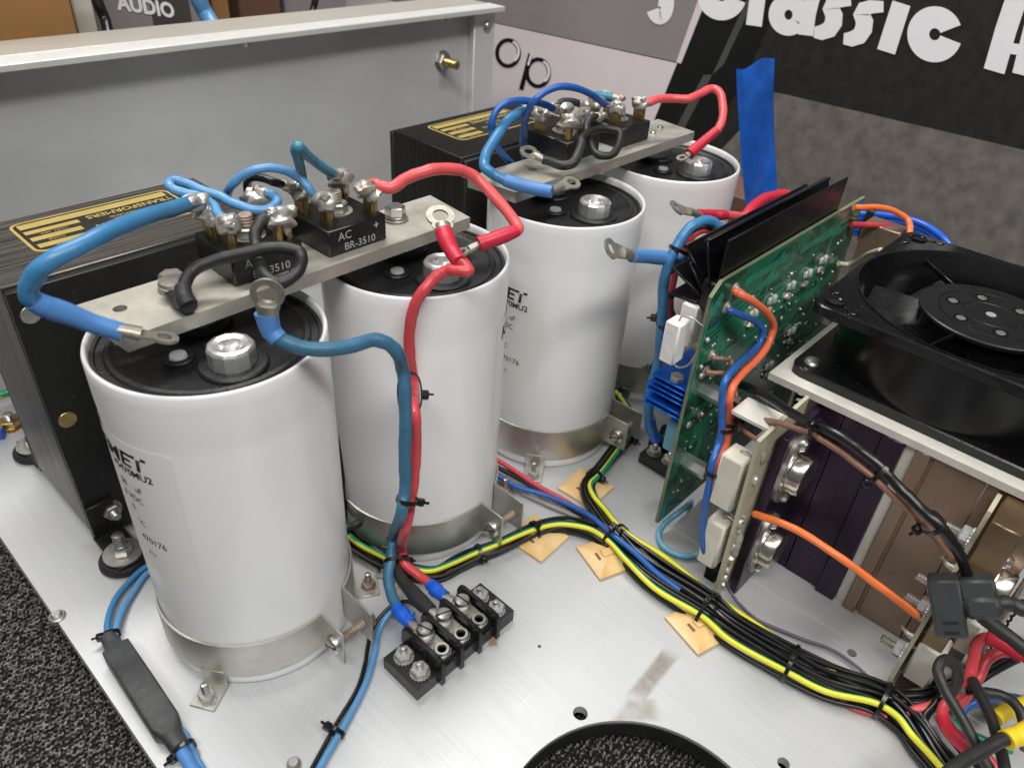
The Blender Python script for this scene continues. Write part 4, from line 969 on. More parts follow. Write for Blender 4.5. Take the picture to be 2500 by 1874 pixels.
strand('red_wire', 'red wire running from between the cans over the plate to the harness', 'wire', [(1190, 1105, 1.0), (1208, 1118, .9), (1258, 1150, .7), (1313, 1186, .55), (1374, 1219, .45), (1425, 1252, .45), (1447, 1272, .5), (1490, 1312, .6)], .135, 'wire_red')
strand('blue_wire', 'blue wire running from between the cans over the plate into the harness', 'wire', [(1190, 1145, .9), (1210, 1157, .8), (1258, 1186, .7), (1324, 1206, .62), (1385, 1230, .62), (1440, 1259, .75), (1497, 1306, .95), (1548, 1347, .9), (1600, 1395, .7), (1660, 1440, .5)], .145, 'wire_deepblue')
strand('black_wire', 'black wire between the red and blue wires crossing the plate to the harness', 'wire', [(1188, 1120, .6), (1215, 1140, .5), (1262, 1165, .4), (1330, 1205, .35), (1400, 1243, .35), (1450, 1280, .4)], .14, 'wire_soft_black')
strand('grey_wire', 'grey wire lying below the blue wire crossing the plate to the harness', 'wire', [(1195, 1160, .3), (1222, 1176, .25), (1295, 1212, .22), (1352, 1238, .22), (1404, 1260, .22), (1460, 1296, .3)], .12, 'wire_grey')
strand('black_wire', 'single black wire under the earth wire on the edge of the trunk', 'wire', [(1455, 1305, .25), (1500, 1352, .2), (1573, 1430, .2), (1690, 1512, .2), (1770, 1572, .2), (1905, 1652, .2), (2010, 1704, .25), (2130, 1738, .3), (2200, 1790, .3), (2280, 1880, .3)], .11, 'wire_black')
strand('red_wire', 'red wire peeking out under the harness trunk near its last tie', 'wire', [(2030, 1690, .25), (2080, 1725, .2), (2120, 1738, .2), (2165, 1750, .3)], .13, 'wire_red')
# adhesive mounts
def mount(c, rot, sz, label):
    r = thing('cable_mount', label, 'cable mount', (c[0], c[1], 0), 'amber adhesive cable mounts')
    h = sz / 2; m = MB().at(rotz(rot, (c[0], c[1], 0)))
    V = [(-h, -h, .05), (h, -h, .05), (h, h, .05), (-h, h, .05), (-h, -h, .17), (h, -h, .17), (h, h, .17), (-h, h, .17), (-.4, -.4, .42), (.4, -.4, .42), (.4, .4, .42), (-.4, .4, .42)]
    F = [(3, 2, 1, 0)] + [(i, (i + 1) % 4, 4 + (i + 1) % 4, 4 + i) for i in range(4)] + [(4 + i, 4 + (i + 1) % 4, 8 + (i + 1) % 4, 8 + i) for i in range(4)] + [(8, 9, 10, 11)]
    m.add(V, F); m.build('pad', MT['nylon_amber'], r, 20)
    m = MB().at(rotz(rot, (c[0], c[1], 0))); m.box((-.36, -.22, .38), (.36, .22, .52), .04); m.build('bridge', MT['nylon_amber'], r)
    m = MB().at(rotz(rot, (c[0], c[1], 0))); m.box((-h + .04, -h + .04, 0), (h - .04, h - .04, .05)); m.build('foam_pad', MT['card_white'], r)
    m = MB().at(rotz(rot, (c[0], c[1], 0)))
    for sx in (-1, 1): m.box((sx * .52 - .1, -.22, .30), (sx * .52 + .1, .22, .385))
    m.build('strap_slot', MT['enamel'], r)
    return r
def q_(a, b, z=.2): return P(a, b, z=z)
mount(P(1430, 1190, z=.1), .05, 2.2, 'amber adhesive cable mount under the branch beside the far clamp')
mount(P(1312, 1312, z=.1), .06, 2.25, 'amber adhesive cable mount between the clamp screw and the blue wire')
mount(P(1482, 1358, z=.1), -.35, 2.2, 'amber adhesive cable mount where the harness branches join')
mount(P(1708, 1528, z=.1), -.28, 2.2, 'amber adhesive cable mount under the trunk beside the brown smear')
# ties on the harness
def htie(a, b, z, px2, hw, hh, label, head=60, **k):
    c = P(a, b, z=z); d = P(px2[0], px2[1], z=z) - c; return tie(c, d, hw, hh, label, head=head, **k)
TK = ['harness trunk', 'lower side of the black', 'under the earth wire']
AK = ['foot of the can', 'lower side of the black']
BK = ['beside the far clamp']
tow = nz(CAM - P(1002, 959, y=-5))
autotie(1171, 1351, AK, 'cable tie on the branch wires between the terminal block and an amber mount', 60)
autotie(1302, 1288, AK, 'cable tie over the amber mount next to the clamp screw', 110)
autotie(1514, 1312, TK + ['into the harness', 'beside the far clamp'], 'cable tie where the branches join the harness trunk', 75)
autotie(1452, 1166, BK, 'cable tie on the branch above the amber mount beside the far clamp', 30)
autotie(1541, 1071, BK, 'cable tie on the branch at the far clamp screw', 0)
autotie(1503, 962, BK, 'cable tie on the branch right behind the far clamp ear', 0)
autotie(1733, 1484, TK + BK, 'cable tie over the amber mount beside the brown smear', 70)
autotie(1935, 1614, TK, 'cable tie on the trunk below the small plate hole', 75)
autotie(2156, 1704, TK, 'cable tie on the trunk at the foot of the bolted board', 240)
PK = ['down the can to the terminal', 'curving down to the terminal']
autotie(1000, 959, PK, 'upper cable tie on the red and blue wire pair', 5)
autotie(1000, 1220, PK, 'middle cable tie on the red and blue wire pair', 5)
autotie(967, 1375, PK + ['into a grey sleeve'], 'lowest cable tie on the red and blue wire pair above the terminal block', -30)
autotie(268, 1545, ['into the black sleeve'], 'cable tie where the two blue wires enter the worn black sleeve', 190)
autotie(441, 1833, ['leaving the worn black', 'leaving the black sleeve'], 'cable tie on the blue lead below the worn black sleeve', 200)
autotie(815, 1776, ['thin black wire curving', 'thin light blue wire curving'], 'cable tie on the thin black and blue pair crossing the plate', 170)
vtie = lambda pt, d, hw, hh, label, up, head, **k: tie(pt, d, hw, hh, label, up=up, head=head, **k)
vtie(P(845, 1232, z=1.9), (0, .3, 1), .3, .26, 'cable tie at the dark gap between the two nearest cans', tow, 10)
m = strand('dark_wire', 'black wire rising in the gap between the two nearest cans', 'wire', [(838, 1305, 1.2), (842, 1250, 1.9), (836, 1180, 3.4), (834, 1100, 5.2), (830, 1000, 7.4), (826, 930, 9.0)], .11, 'wire_black')
strand('green_wire', 'green wire emerging low in the gap between the two nearest cans', 'wire', [(832, 1240, 1.6), (841, 1262, 1.2), (848, 1290, .9)], .15, 'wire_green')
tag(MB().tube(cr(PP([(1536, 868, 2.0), (1560, 845, 2.6), (1578, 840, 2.8), (1592, 852, 2.5), (1600, 885, 1.8)])), .2, 10).build('black_lead', MT['wire_soft_black']), 'small black arched wire low between the far cans and the board', 'wire')
gy('green and yellow wire end by the panel behind the near transformer', [(-40, 985, 1.6), (0, 965, 1.6), (25, 955, 1.7), (60, 930, 1.9)], .22)
r_ = thing('chassis_bolt', 'brass coloured nut and stud on the plate behind the near transformer', 'bolt', P(30, 1040, z=0))
c = P(30, 1042, z=0); m = MB(); m.teeth(c, (0, 0, 1), .62, .1); m.hexn(c + (0, 0, .08), c + (0, 0, .6), .55); m.build('nut', MT['brass'], r_); m = MB(); m.thread(c, c + (0, 0, .95), .27, .1); m.build('stud', MT['steel'], r_)
tag(MB().tube([P(-30, 1062, z=.25), P(8, 1058, z=.3)], .28, 12).build('crimp_terminal', MT['crimp_blue']), 'blue crimp terminal beside the brass nut behind the near transformer', 'terminal')

# ================================================================ green circuit board and what hangs on it
YG = -9.7
gb = thing('circuit_board', 'tall green circuit board standing on edge beside the fan', 'circuit board', (23.5, YG, 1.0))
poly = [(16.25, 1.0), (16.25, 13.75), (16.85, 14.28), (31.3, 14.3), (31.3, 1.0)]
TX = tmat((0, YG, 0), (1, 0, 0), (0, 0, 1), (0, -1, 0))
m = MB().at(TX); m.prism(poly, 0, .02); m.build('solder_side', MT['pcb_green'], gb)
m = MB().at(TX); m.prism([(a + (.004 if a < 20 else -.004), b) for a, b in poly], -.16, .001); m.build('laminate', MT['pcb_edge'], gb)
rg = np.random.default_rng(5)
tm = MB().at(TX)                      # copper traces under the green lacquer
def trace(a, b, wd):
    a = np.array(a, float); b = np.array(b, float); d = nz(b - a); n_ = np.array([-d[1], d[0]]) * wd / 2; z_ = .024 + .004 * rg.random()
    tm.add([(*(a + n_), z_), (*(a - n_), z_), (*(b - n_), z_), (*(b + n_), z_)], [(0, 1, 2, 3)])
for k in range(95):
    x = rg.uniform(16.6, 29.5); z_ = rg.uniform(1.6, 13.6); L_ = rg.uniform(.8, 5); w_ = rg.choice([.12, .16, .22, .4]); t_ = rg.random()
    x2 = min(31.0, x + L_)
    if t_ < .62:
        trace((x, z_), (x2, z_), w_)
        if x2 < 30 and 2 < z_ < 12: trace((x2 - .05, z_), (min(31, x2 + .6), z_ + rg.choice([-.6, .6])), w_)
    elif t_ < .85: trace((x, z_), (x, min(13.9, z_ + L_ * .6)), w_)
    else: trace((x, z_), (x + .9, min(13.9, z_ + .9)), w_)
for k in range(7): trace((16.6, 11.9 - k * .26), (20.5 + .5 * k, 12.6 - k * .26), .13)
trace((16.35, 13.5), (16.35, 8.6), .18); trace((16.4, 12.9), (17.2, 13.6), .5); trace((18.2, 10.9), (21.5, 11.2), 1.1); trace((17.6, 6.0), (19.8, 6.4), .9)
tm.build('copper_trace', MT['pcb_trace'], gb, 180)
bl = MB(); bl.blob((0, 0, 0), .12, (1, .55, 1), .2, 3, 1); b0_ = bl.build('solder_joint', MT['solder'], gb, 180, origin=(0, 0, 0))
first = True
spots = [(16.7, 11.6, 1.4), (16.75, 10.2, 1.3), (17.05, 9.6, 1.5), (17.4, 11.0, 1.0), (17.0, 6.9, 2.0)] + [(rg.uniform(17.0, 30.5), rg.uniform(2.0, 12.8), rg.uniform(.35, .95)) for _ in range(150)]
for (a, b, s_) in spots:
    o = b0_ if first else b0_.copy()
    if not first: COL.objects.link(o); o.parent = gb
    first = False
    c0 = np.array(gb['_o']); o.location = [float(t) for t in (np.array([a, YG - .03, b]) - c0) * S]; o.scale = (s_, s_ * rg.uniform(.8, 1.6), s_ * rg.uniform(.8, 1.3)); o.rotation_euler = (0, rg.uniform(0, 6), 0)
for (a, b) in ((27.6, 11.9), (26.0, 11.65), (24.2, 11.6), (22.35, 11.5), (20.6, 11.45), (24.6, 6.8), (26.3, 8.2)):
    m = MB(); m.box((a - .34, YG - .2, b - .2), (a - .04, YG - .02, b + .2), .06); m.box((a + .04, YG - .26, b - .24), (a + .36, YG - .02, b + .22), .07); m.build('white_component', MT['plug_pale'], gb)
    m = MB(); m.blob((a + .1, YG - .08, b - .62), .25, (1.2, .6, .9), .4, int(a * 10)); m.build('solder_joint', MT['solder_burnt'], gb)
for (a, b, c) in ((1793, 705, 's'), (1772, 750, 's'), (1735, 866, 's'), (1722, 905, 's')):
    q = P(a, b, y=YG); m = MB(); m.at(axm(q, (0, -1, 0))).lathe([(.32, 0), (.26, .06), (.13, .2), (.1, .45), (.02, .5)], 16); m.build('wire_pad', MT['solder_burnt'], gb)
q = P(1704, 1005, y=YG); m = MB(); m.hexn(q, q + (0, -.22, 0), .28); m.cyl(q, q + (0, -.34, 0), .14); m.build('board_nut', MT['steel'], gb)
for (a, b), e in (((1712, 945), (1802, 990)), ((1668, 1120), (1726, 1158))):
    q = P(a, b, y=YG); q2 = P(e[0], e[1], x=q[0]); m = MB(); m.hexn(q, (q[0], q2[1], q[2]), .40); m.build('standoff', MT['post_alu'], gb)
# ceramic resistors on the component side
def resistor(lo, hi, label, mt, lead, ch=.07):
    lo = np.array(lo, float); hi = np.array(hi, float)
    r = thing('ceramic_resistor', label, 'resistor', ((lo + hi) / 2)[:2].tolist() + [lo[2]], 'white ceramic block resistors')
    m = MB(); m.box(lo, hi, ch); m.build('body', MT[mt], r)
    for pts in lead: m = MB(); m.tube(cr(pts, 5), .04, 8); m.build('lead', MT['steel_dull'], r)
    return r
resistor((15.5, -9.0, 10.4), (16.35, -8.28, 12.38), 'white ceramic resistor at the outer edge of the green board', 'ceramic',
    [[(15.85, -8.7, 12.35), (15.9, -8.75, 12.6), (16.0, -9.1, 12.7), (16.25, -9.6, 12.4)], [(15.9, -8.8, 10.42), (15.95, -9.0, 10.2), (16.1, -9.4, 10.4), (16.3, -9.6, 11.1)]])
resistor((16.75, -8.95, 10.75), (17.6, -8.2, 12.75), 'white ceramic resistor right behind the outer one on the green board', 'ceramic',
    [[(17.0, -8.6, 12.7), (17.1, -8.8, 12.95), (17.2, -9.2, 13.0), (17.3, -9.6, 12.75)]])
# black star-section heat sink behind the board
hk = thing('black_heat_sink', 'black finned heat sink lying along the top of the green board', 'heat sink', (22.5, -8.8, 12.4))
m = MB(); m.box((17.0, -9.5, 12.6), (28.3, -8.75, 14.0), .1); m.build('spine', MT['black_anod'], hk)
XE = 28.4
for (y1, z1, y0, z0, bulb, x0_) in ((-8.55, 15.62, -9.15, 13.7, 1, 17.0), (-9.45, 15.95, -9.42, 13.8, 0, 17.05), (-7.55, 14.95, -8.8, 13.7, 1, 17.2), (-7.35, 13.9, -8.8, 13.25, 2, 16.95), (-8.0, 14.4, -8.9, 13.4, 0, 17.0), (-7.4, 12.75, -8.8, 12.9, 2, 16.9)):
    d = np.array([y1 - y0, z1 - z0]); L_ = np.linalg.norm(d); d /= L_; n_ = np.array([-d[1], d[0]])
    T = tmat((x0_, y0, z0), (0, d[0], d[1]), (0, n_[0], n_[1]), (1, 0, 0))
    m = MB().at(T); m.box((0, -.055, 0), (L_, .055, XE - x0_), .02)
    if bulb: m.box((L_ - .1, -.14 if bulb == 1 else -.3, .003), (L_ + .06, .14 if bulb == 1 else .05, XE - x0_ - .003), .04)
    m.build('fin', MT['black_anod'], hk)
# blue heat sink
bk = thing('blue_heat_sink', 'blue anodised heat sink with flat fins low behind the green board', 'heat sink', (17.9, -8.5, 7.3))
for z_, t_ in ((7.30, .07), (7.56, .12), (8.08, .07), (8.34, .07), (8.62, .07), (8.9, .09)):
    m = MB(); m.box((16.4, -9.5, z_ - t_ / 2), (19.6, -7.45 - (.2 if z_ > 8.5 else 0), z_ + t_ / 2), .015); m.build('fin', MT['blue_anod'], bk)
m = MB(); m.box((16.7, -9.52, 7.2), (19.5, -9.25, 10.2), .03); m.build('back_plate', MT['blue_anod'], bk)
q = P(1652, 927, z=9.0); m = MB(); m.hexn(q - (0, 0, .05), q + (0, 0, .25), .33); m.cyl(q, q + (0, 0, .28), .17, .16, 12); m.build('nut', MT['steel_dull'], bk)
# second terminal block
nA = P(1598, 1100, z=.8)
terminal_block((nA[0] - .62, nA[1] - 1.55), 'black terminal block low behind the green board', scr=False)
o = MB().box((17.2, -9.4, 4.6), (18.9, -8.5, 6.4), .1).build('pale_blue_component', MT['wire_paleblue']); tag(o, 'pale blue box component on the green board below the blue heat sink', 'component')
w = strand('blue_lead', 'blue lead with a loose ring terminal hanging beside the black heat sink', 'wire',
    [(1560, 625, 'y', -6.2), (1620, 629, 'y', -6.3), (1690, 633, 'y', -6.5), (1730, 634, 'y', -6.8), (1755, 618, 'y', -7.2), (1768, 590, 'y', -7.4), (1762, 562, 'y', -7.3), (1740, 543, 'y', -7.0), (1712, 541, 'y', -6.8), (1685, 556, 'y', -6.7), (1662, 585, 'y', -6.6), (1640, 625, 'y', -6.6), (1625, 670, 'y', -6.6), (1618, 718, 'y', -6.6), (1618, 767, 'y', -6.6), (1613, 815, 'y', -6.6), (1608, 881, 'y', -6.6), (1600, 910, 'y', -6.6), (1588, 955, 'y', -6.6), (1584, 995, 'y', -6.7), (1588, 1040, 'y', -6.9), (1604, 1075, 'y', -7.2)], .24, 'wire_blue', n=12,
    parts=[('sleeve', 'sleeve_blue', [(1543, 624, 'y', -6.2), (1590, 627, 'y', -6.2), (1625, 630, 'y', -6.3), (1680, 633, 'y', -6.5)], [.29, .3, .33, .30, .28]), ('crimp_barrel', 'crimp_blue', [(1586, 1020, 'y', -6.8), (1590, 1045, 'y', -6.9), (1602, 1072, 'y', -7.2)], .3)])
lug(w, P(1492, 607, y=-6.1), P(1548, 625, y=-6.2), (-.3, -.6, .75), .44, .24, .22)
w = strand('red_lead', 'red lead with a loose ring terminal in front of the last capacitor', 'wire',
    [(1712, 524, 'y', -5.2), (1760, 525, 'y', -5.3), (1800, 527, 'y', -5.5), (1845, 534, 'y', -5.8), (1880, 560, 'y', -6.0)], .22, 'wire_salmon', parts=[('sleeve', 'sleeve_red', [(1706, 524, 'y', -5.2), (1740, 525, 'y', -5.2), (1770, 525, 'y', -5.3)], [.27, .29, .26])])
lug(w, P(1652, 507, y=-5.0), P(1708, 525, y=-5.2), (-.2, -.4, .9), .42, .2, .2)
strand('red_lead', 'red lead bent beside the blue tape behind the black heat sink', 'wire', [(1815, 535, 'y', -5.4), (1835, 510, 'y', -5.3), (1858, 490, 'y', -5.2), (1885, 480, 'y', -5.2), (1912, 476, 'y', -5.4), (1935, 480, 'y', -5.8)], .3, 'sleeve_red')
strand('red_wire', 'dark red wire running down beside the blue lead behind the white resistors', 'wire', [(1770, 600, 'y', -7.0), (1752, 570, 'y', -6.9), (1725, 560, 'y', -6.8), (1695, 572, 'y', -6.7), (1672, 600, 'y', -6.5), (1652, 650, 'y', -6.4), (1638, 720, 'y', -6.4), (1637, 767, 'y', -6.4), (1632, 830, 'y', -6.4), (1625, 905, 'y', -6.4), (1620, 940, 'y', -6.4)], .17, 'wire_red')
RK = ['loose ring terminal hanging', 'dark red wire running']
autotie(1650, 606, RK, 'cable tie high on the blue and dark red pair by the black heat sink', 0)
autotie(1626, 776, RK, 'cable tie low on the blue and dark red pair by the white resistors', 180)
autotie(1612, 905, RK, 'cable tie on the blue and dark red pair just above the blue heat sink', 180)
# leads on the solder side
strand('orange_lead', 'orange lead soldered at the top corner of the green board, curving down its face', 'wire',
    [(1790, 709, 'y', -10.1), (1800, 714, 'y', -10.2), (1813, 721, 'y', -10.4), (1850, 744, 'y', -10.7), (1880, 773, 'y', -10.9), (1888, 803, 'y', -11.0), (1877, 837, 'y', -11.1), (1849, 877, 'y', -11.2), (1811, 913, 'y', -11.3), (1789, 945, 'y', -11.4), (1781, 972, 'y', -11.5), (1781, 1010, 'y', -11.6), (1780, 1053, 'y', -11.8), (1773, 1085, 'y', -12.0), (1762, 1118, 'y', -12.2), (1748, 1150, 'y', -12.2), (1742, 1185, 'y', -12.2)], .165, 'wire_coral', n=12, t0=1)
strand('dark_blue_lead', 'dark blue lead beside the orange one, running down the green board to the plate', 'wire',
    [(1774, 754, 'y', -10.0), (1790, 761, 'y', -10.2), (1813, 770, 'y', -10.4), (1846, 786, 'y', -10.6), (1863, 807, 'y', -10.8), (1856, 835, 'y', -10.9), (1830, 864, 'y', -11.0), (1796, 895, 'y', -11.2), (1772, 928, 'y', -11.4), (1763, 962, 'y', -11.5), (1763, 1010, 'y', -11.7), (1761, 1053, 'y', -11.9), (1754, 1085, 'y', -12.0), (1740, 1125, 'y', -12.2), (1732, 1176, 'y', -12.3), (1725, 1212, 'y', -12.4), (1716, 1284, 'y', -12.6), (1718, 1335, 'y', -12.9), (1732, 1371, 'y', -13.2), (1748, 1404, 'y', -13.5)], .15, 'wire_deepblue', n=12, t0=1)
strand('brown_lead', 'upper brown lead bent from the green board behind the blue one', 'wire', [(1738, 872, 'y', -10.0), (1752, 875, 'y', -10.2), (1768, 876, 'y', -10.4), (1784, 880, 'y', -10.5), (1787, 895, 'y', -10.7), (1776, 915, 'y', -10.9), (1775, 950, 'y', -11.1), (1785, 985, 'y', -11.2)], .11, 'wire_brown')
strand('brown_lead', 'long brown lead from the green board along the thick black cable', 'wire', [(1722, 907, 'y', -10.0), (1744, 910, 'y', -10.3), (1766, 911, 'y', -10.6), (1785, 925, 'y', -10.9), (1797, 965, 'y', -11.3), (1799, 1000, 'y', -11.8), (1815, 1016, 'y', -12.3), (1855, 1023, 'y', -13.0), (1905, 1033, 'x', 15.4), (1950, 1048, 'x', 14.8), (1984, 1060, 'x', 14.5), (2018, 1080, 'x', 14.3), (2070, 1116, 'x', 14.1), (2126, 1160, 'x', 14.0), (2181, 1211, 'x', 14.1), (2236, 1260, 'x', 14.3), (2276, 1303, 'x', 14.9), (2302, 1337, 'x', 15.9), (2322, 1360, 'x', 16.8)], .115, 'wire_brown')
strand('brown_lead', 'short brown lead reaching the top of the upright beige board', 'wire', [(1800, 1030, 'y', -11.9), (1815, 1050, 'y', -12.6), (1838, 1066, 'y', -13.3), (1858, 1080, 'y', -13.9)], .1, 'wire_brown')
strand('black_cable', 'thick glossy black cable crossing in front of the heat sinks to the square plug', 'cable', [(1780, 925, 'y', -10.0), (1804, 936, 'y', -10.8), (1848, 955, 'x', 17.2), (1896, 983, 'x', 16.2), (1943, 1014, 'x', 15.3), (1988, 1036, 'x', 14.7), (2022, 1050, 'x', 14.4), (2076, 1081, 'x', 14.2), (2118, 1112, 'x', 14.1), (2160, 1151, 'x', 14.1), (2202, 1196, 'x', 14.1), (2246, 1239, 'x', 14.0), (2288, 1276, 'x', 13.9), (2320, 1316, 'x', 14.0), (2343, 1354, 'x', 14.2), (2358, 1390, 'x', 14.4), (2364, 1430, 'x', 14.5), (2366, 1470, 'x', 14.4)], .19, 'wire_black', n=14)
CK = ['thick glossy black cable', 'along the thick black cable']
autotie(1998, 1047, CK, 'cable tie on the black cable and brown lead above the transistor', 80)
autotie(2144, 1160, CK, 'cable tie on the black cable and brown lead in front of the white strip', 195)
autotie(2268, 1280, CK, 'cable tie on the black cable and brown lead before the brown heat sink', 195)
OK_ = ['curving down its face', 'running down the green board', 'along the thick black cable']
autotie(1785, 1008, OK_, 'upper of two cable ties round the orange, blue and brown leads', 5, w=.26)
autotie(1780, 1036, OK_[:2], 'lower of two cable ties round the orange, blue and brown leads', -50)
autotie(1742, 1140, OK_[:2], 'cable tie on the orange and blue leads beside the cream resistor', -60)
strand('pale_blue_lead', 'pale blue lead looping out under the green board over the plate', 'wire', [(1720, 1195, 'y', -9.3), (1694, 1219, 'y', -9.5), (1657, 1251, 1.2), (1622, 1278, .6), (1608, 1305, .3), (1622, 1336, .26), (1660, 1355, .26), (1697, 1354, .3), (1722, 1342, .6), (1745, 1325, 1.2)], .15, 'wire_paleblue', n=12)
strand('orange_lead', 'straight orange lead strung between the two upright beige boards', 'wire', [(1836, 1252, 'x', 15.1), (1850, 1257, 'x', 15.0), (1901, 1273, 'x', 14.9), (1966, 1305, 'x', 14.9), (2048, 1358, 'x', 15.0), (2109, 1403, 'x', 15.3), (2170, 1448, 'x', 15.7), (2226, 1492, 'x', 16.2), (2244, 1508, 'x', 16.4)], .155, 'wire_orange', n=12, t0=1, t1=1)
strand('purple_wire', 'thin purple wire lying on the plate between the two boards', 'wire', [(1775, 1425, .9), (1781, 1440, .6), (1804, 1472, .35), (1844, 1509, .25), (1905, 1537, .22), (1966, 1562, .22), (2027, 1583, .25), (2088, 1623, .3), (2127, 1658, .5)], .075, 'wire_purple')

# ================================================================ heat-sink tower with fan
XF = 19.25
pt = thing('heat_sink', 'dark purple heat sink with two silver transistors on its flange under the fan', 'heat sink', (25, -16, .08), 'heat sinks under the fan')
m = MB(); m.box((XF, -15.35, .08), (XF + .3, -14.2, 9.6), .02); m.build('face_panel', MT['purple_anod'], pt)
m = MB(); m.box((XF - .02, -17.0, .08), (XF + .3, -15.38, 9.6), .02); m.build('face_panel', MT['purple_anod'], pt)
m = MB(); m.box((XF - .25, -17.92, .08), (XF + .25, -17.03, 9.6), .04); m.build('edge_rib', MT['purple_anod'], pt)
m = MB(); m.box((15.95, -14.5, .1), (XF + .1, -14.12, 9.4), .05); m.build('flange', MT['purple_anod'], pt)
for k in range(7):
    m = MB(); yy = -14.5 - k * .55; m.box((XF + .3, yy - .06, .1), (30.4, yy + .06, 9.3)); m.build('fin', MT['purple_anod'], pt)
def to3(parent_label, c, label, sgn=-1):
    r = thing('power_transistor', label, 'transistor', (c[0], c[1], c[2] - 1.5), 'silver can power transistors')
    T = tmat(c, (0, 0, 1), (1, 0, 0), (0, 1 * -sgn * -1, 0))
    T = tmat(c, (0, 0, 1), (-1, 0, 0) if sgn < 0 else (1, 0, 0), (0, sgn, 0))
    m = MB().at(T); pts = []
    for k in range(48):
        t = 2 * PI * k / 48; rr = 1.2 if abs(math.cos(t)) < .75 else 1.2 + (abs(math.cos(t)) - .75) * 2.2; pts.append((rr * math.cos(t), min(1.15, max(-1.15, rr * math.sin(t)))))
    m.prism(pts, 0, .17); m.build('base_flange', MT['steel_dull'], r)
    m = MB().at(T); m.lathe([(1.02, .16), (1.0, .26), (.93, .3), (.92, .78), (.86, .86), (.01, .88)], 40); m.build('can', MT['transistor'], r)
    for sx in (-1, 1):
        m = MB().at(T @ tmat((sx * 1.42, 0, .16))); m.lathe([(.28, 0), (.3, .1), (.2, .26), (.05, .3)], 16); m.build('screw', MT['steel'], r)
    return r
q = P(1938, 1150, y=-14.75); to3(None, (q[0], -14.5, q[2]), 'silver power transistor higher on the purple flange beside the thick black cable')
q = P(1872, 1330, y=-14.75); to3(None, (q[0], -14.5, q[2]), 'silver power transistor lower on the purple flange above the plate')
o = MB().box((XF + .02, -18.36, .07), (XF + .4, -17.93, 9.6), .02).build('spacer_strip', MT['white_plate']); tag(o, 'off white vertical strip between the purple and brown heat sinks', 'strip')
br = thing('heat_sink', 'brown heat sink with a bolted board on its flange under the fan', 'heat sink', (25, -21, .08), 'heat sinks under the fan')
m = MB(); m.box((XF - .2, -18.92, .08), (XF + .3, -18.38, 9.6), .03); m.build('edge_rib', MT['brown_anod'], br)
m = MB(); m.box((XF + .0, -21.0, .08), (XF + .3, -19.05, 9.6), .02); m.build('face_panel', MT['brown_anod'], br)
m = MB(); m.box((XF + .1, -19.1, .08), (XF + .25, -18.9, 9.6)); m.build('groove', MT['brown_anod'], br)
m = MB(); m.box((XF + .04, -23.4, .08), (XF + .32, -21.02, 9.58), .02); m.build('face_panel', MT['brown_anod'], br)
m = MB(); m.box((16.6, -22.55, .1), (XF + .05, -21.75, 7.1), .05); m.build('flange', MT['bronze_anod'], br)
m = MB(); m.box((17.1, -22.75, 7.05), (XF + .05, -21.72, 9.5), .05); m.build('flange', MT['bronze_anod'], br)
for k in range(8):
    m = MB(); yy = -18.7 - k * .6; m.box((XF + .3, yy - .06, .1), (30.4, yy + .06, 9.3)); m.build('fin', MT['brown_anod'], br)
to3(None, (19.0 - .4, -22.58, 5.7), 'silver power transistor on the bronze flange behind the square plug')
# upright beige boards
def beige(label, y, poly, extra):
    r = thing('beige_board', label, 'circuit board', (poly[0][0] + 1, y, .07), 'upright beige transistor boards')
    m = MB().at(tmat((0, y, 0), (1, 0, 0), (0, 0, 1), (0, -1, 0))); m.prism(poly, 0, .16); m.build('board', MT['pcb_beige'], r)
    return r
bb = beige('upright beige board with two cream resistors beside the purple flange', -13.79, [(15.02, .08), (14.32, 9.95), (15.9, 10.0), (18.6, 10.0), (18.6, .08)], 1)
for k, (a, b, s_) in enumerate(((15.35, 8.7, .42), (15.1, 7.5, .2), (15.0, 5.05, .2), (15.15, 4.6, .16), (15.2, 3.4, .2), (15.3, 2.6, .22), (15.4, 1.8, .16), (15.45, 1.2, .16), (15.5, .7, .14))):
    m = MB(); m.blob((a, -13.97, b), s_, (1, .35 if s_ > .3 else .9, 1.2), .3, 70 + k); m.build('solder_joint', MT['solder' if s_ < .3 else 'solder_burnt'], bb)
m = MB(); m.tube(cr([(15.15, -13.98, 5.4), (15.25, -14.03, 4.2), (15.3, -14.02, 3.0), (15.45, -14.0, 1.6)], 8), [.13] * 8 + [.2] * 9 + [.1] * 8, 8, squash=.6); m.build('solder_bead', MT['solder'], bb)
resistor((14.55, -13.55, 5.6), (15.7, -12.5, 8.35), 'cream ceramic resistor higher on the upright beige board', 'ceramic_old', [[(15.2, -13.0, 8.3), (15.2, -13.1, 8.5), (15.25, -13.5, 8.4), (15.25, -13.8, 8.1)], [(15.1, -13.2, 5.65), (15.1, -13.3, 5.3), (15.1, -13.8, 5.1)]], .1)
resistor((14.55, -13.6, 2.1), (15.65, -12.7, 4.75), 'cream ceramic resistor lower on the upright beige board', 'ceramic_old', [[(15.0, -13.2, 4.7), (15.05, -13.3, 5.0), (15.1, -13.8, 4.9)], [(15.1, -13.2, 2.15), (15.1, -13.4, 1.8), (15.15, -13.8, 1.7)]], .1)
o = MB().box((15.0, -13.7, .9), (15.5, -13.1, 2.0), .06).build('small_capacitor', MT['black_plastic']); tag(o, 'small black component below the lower cream resistor', 'component')
m = MB(); m.box((15.6, -13.75, 9.55), (17.0, -12.0, 9.75), .03); o = m.build('white_strap', MT['white_plate']); tag(o, 'white flat strap between the standoff and the beige board', 'bracket')
b2 = beige('upright beige board seen edge on with bolts at the brown flange', -21.45, [(16.1, .08), (17.75, 9.4), (19.1, 9.4), (19.1, .08)], 2)
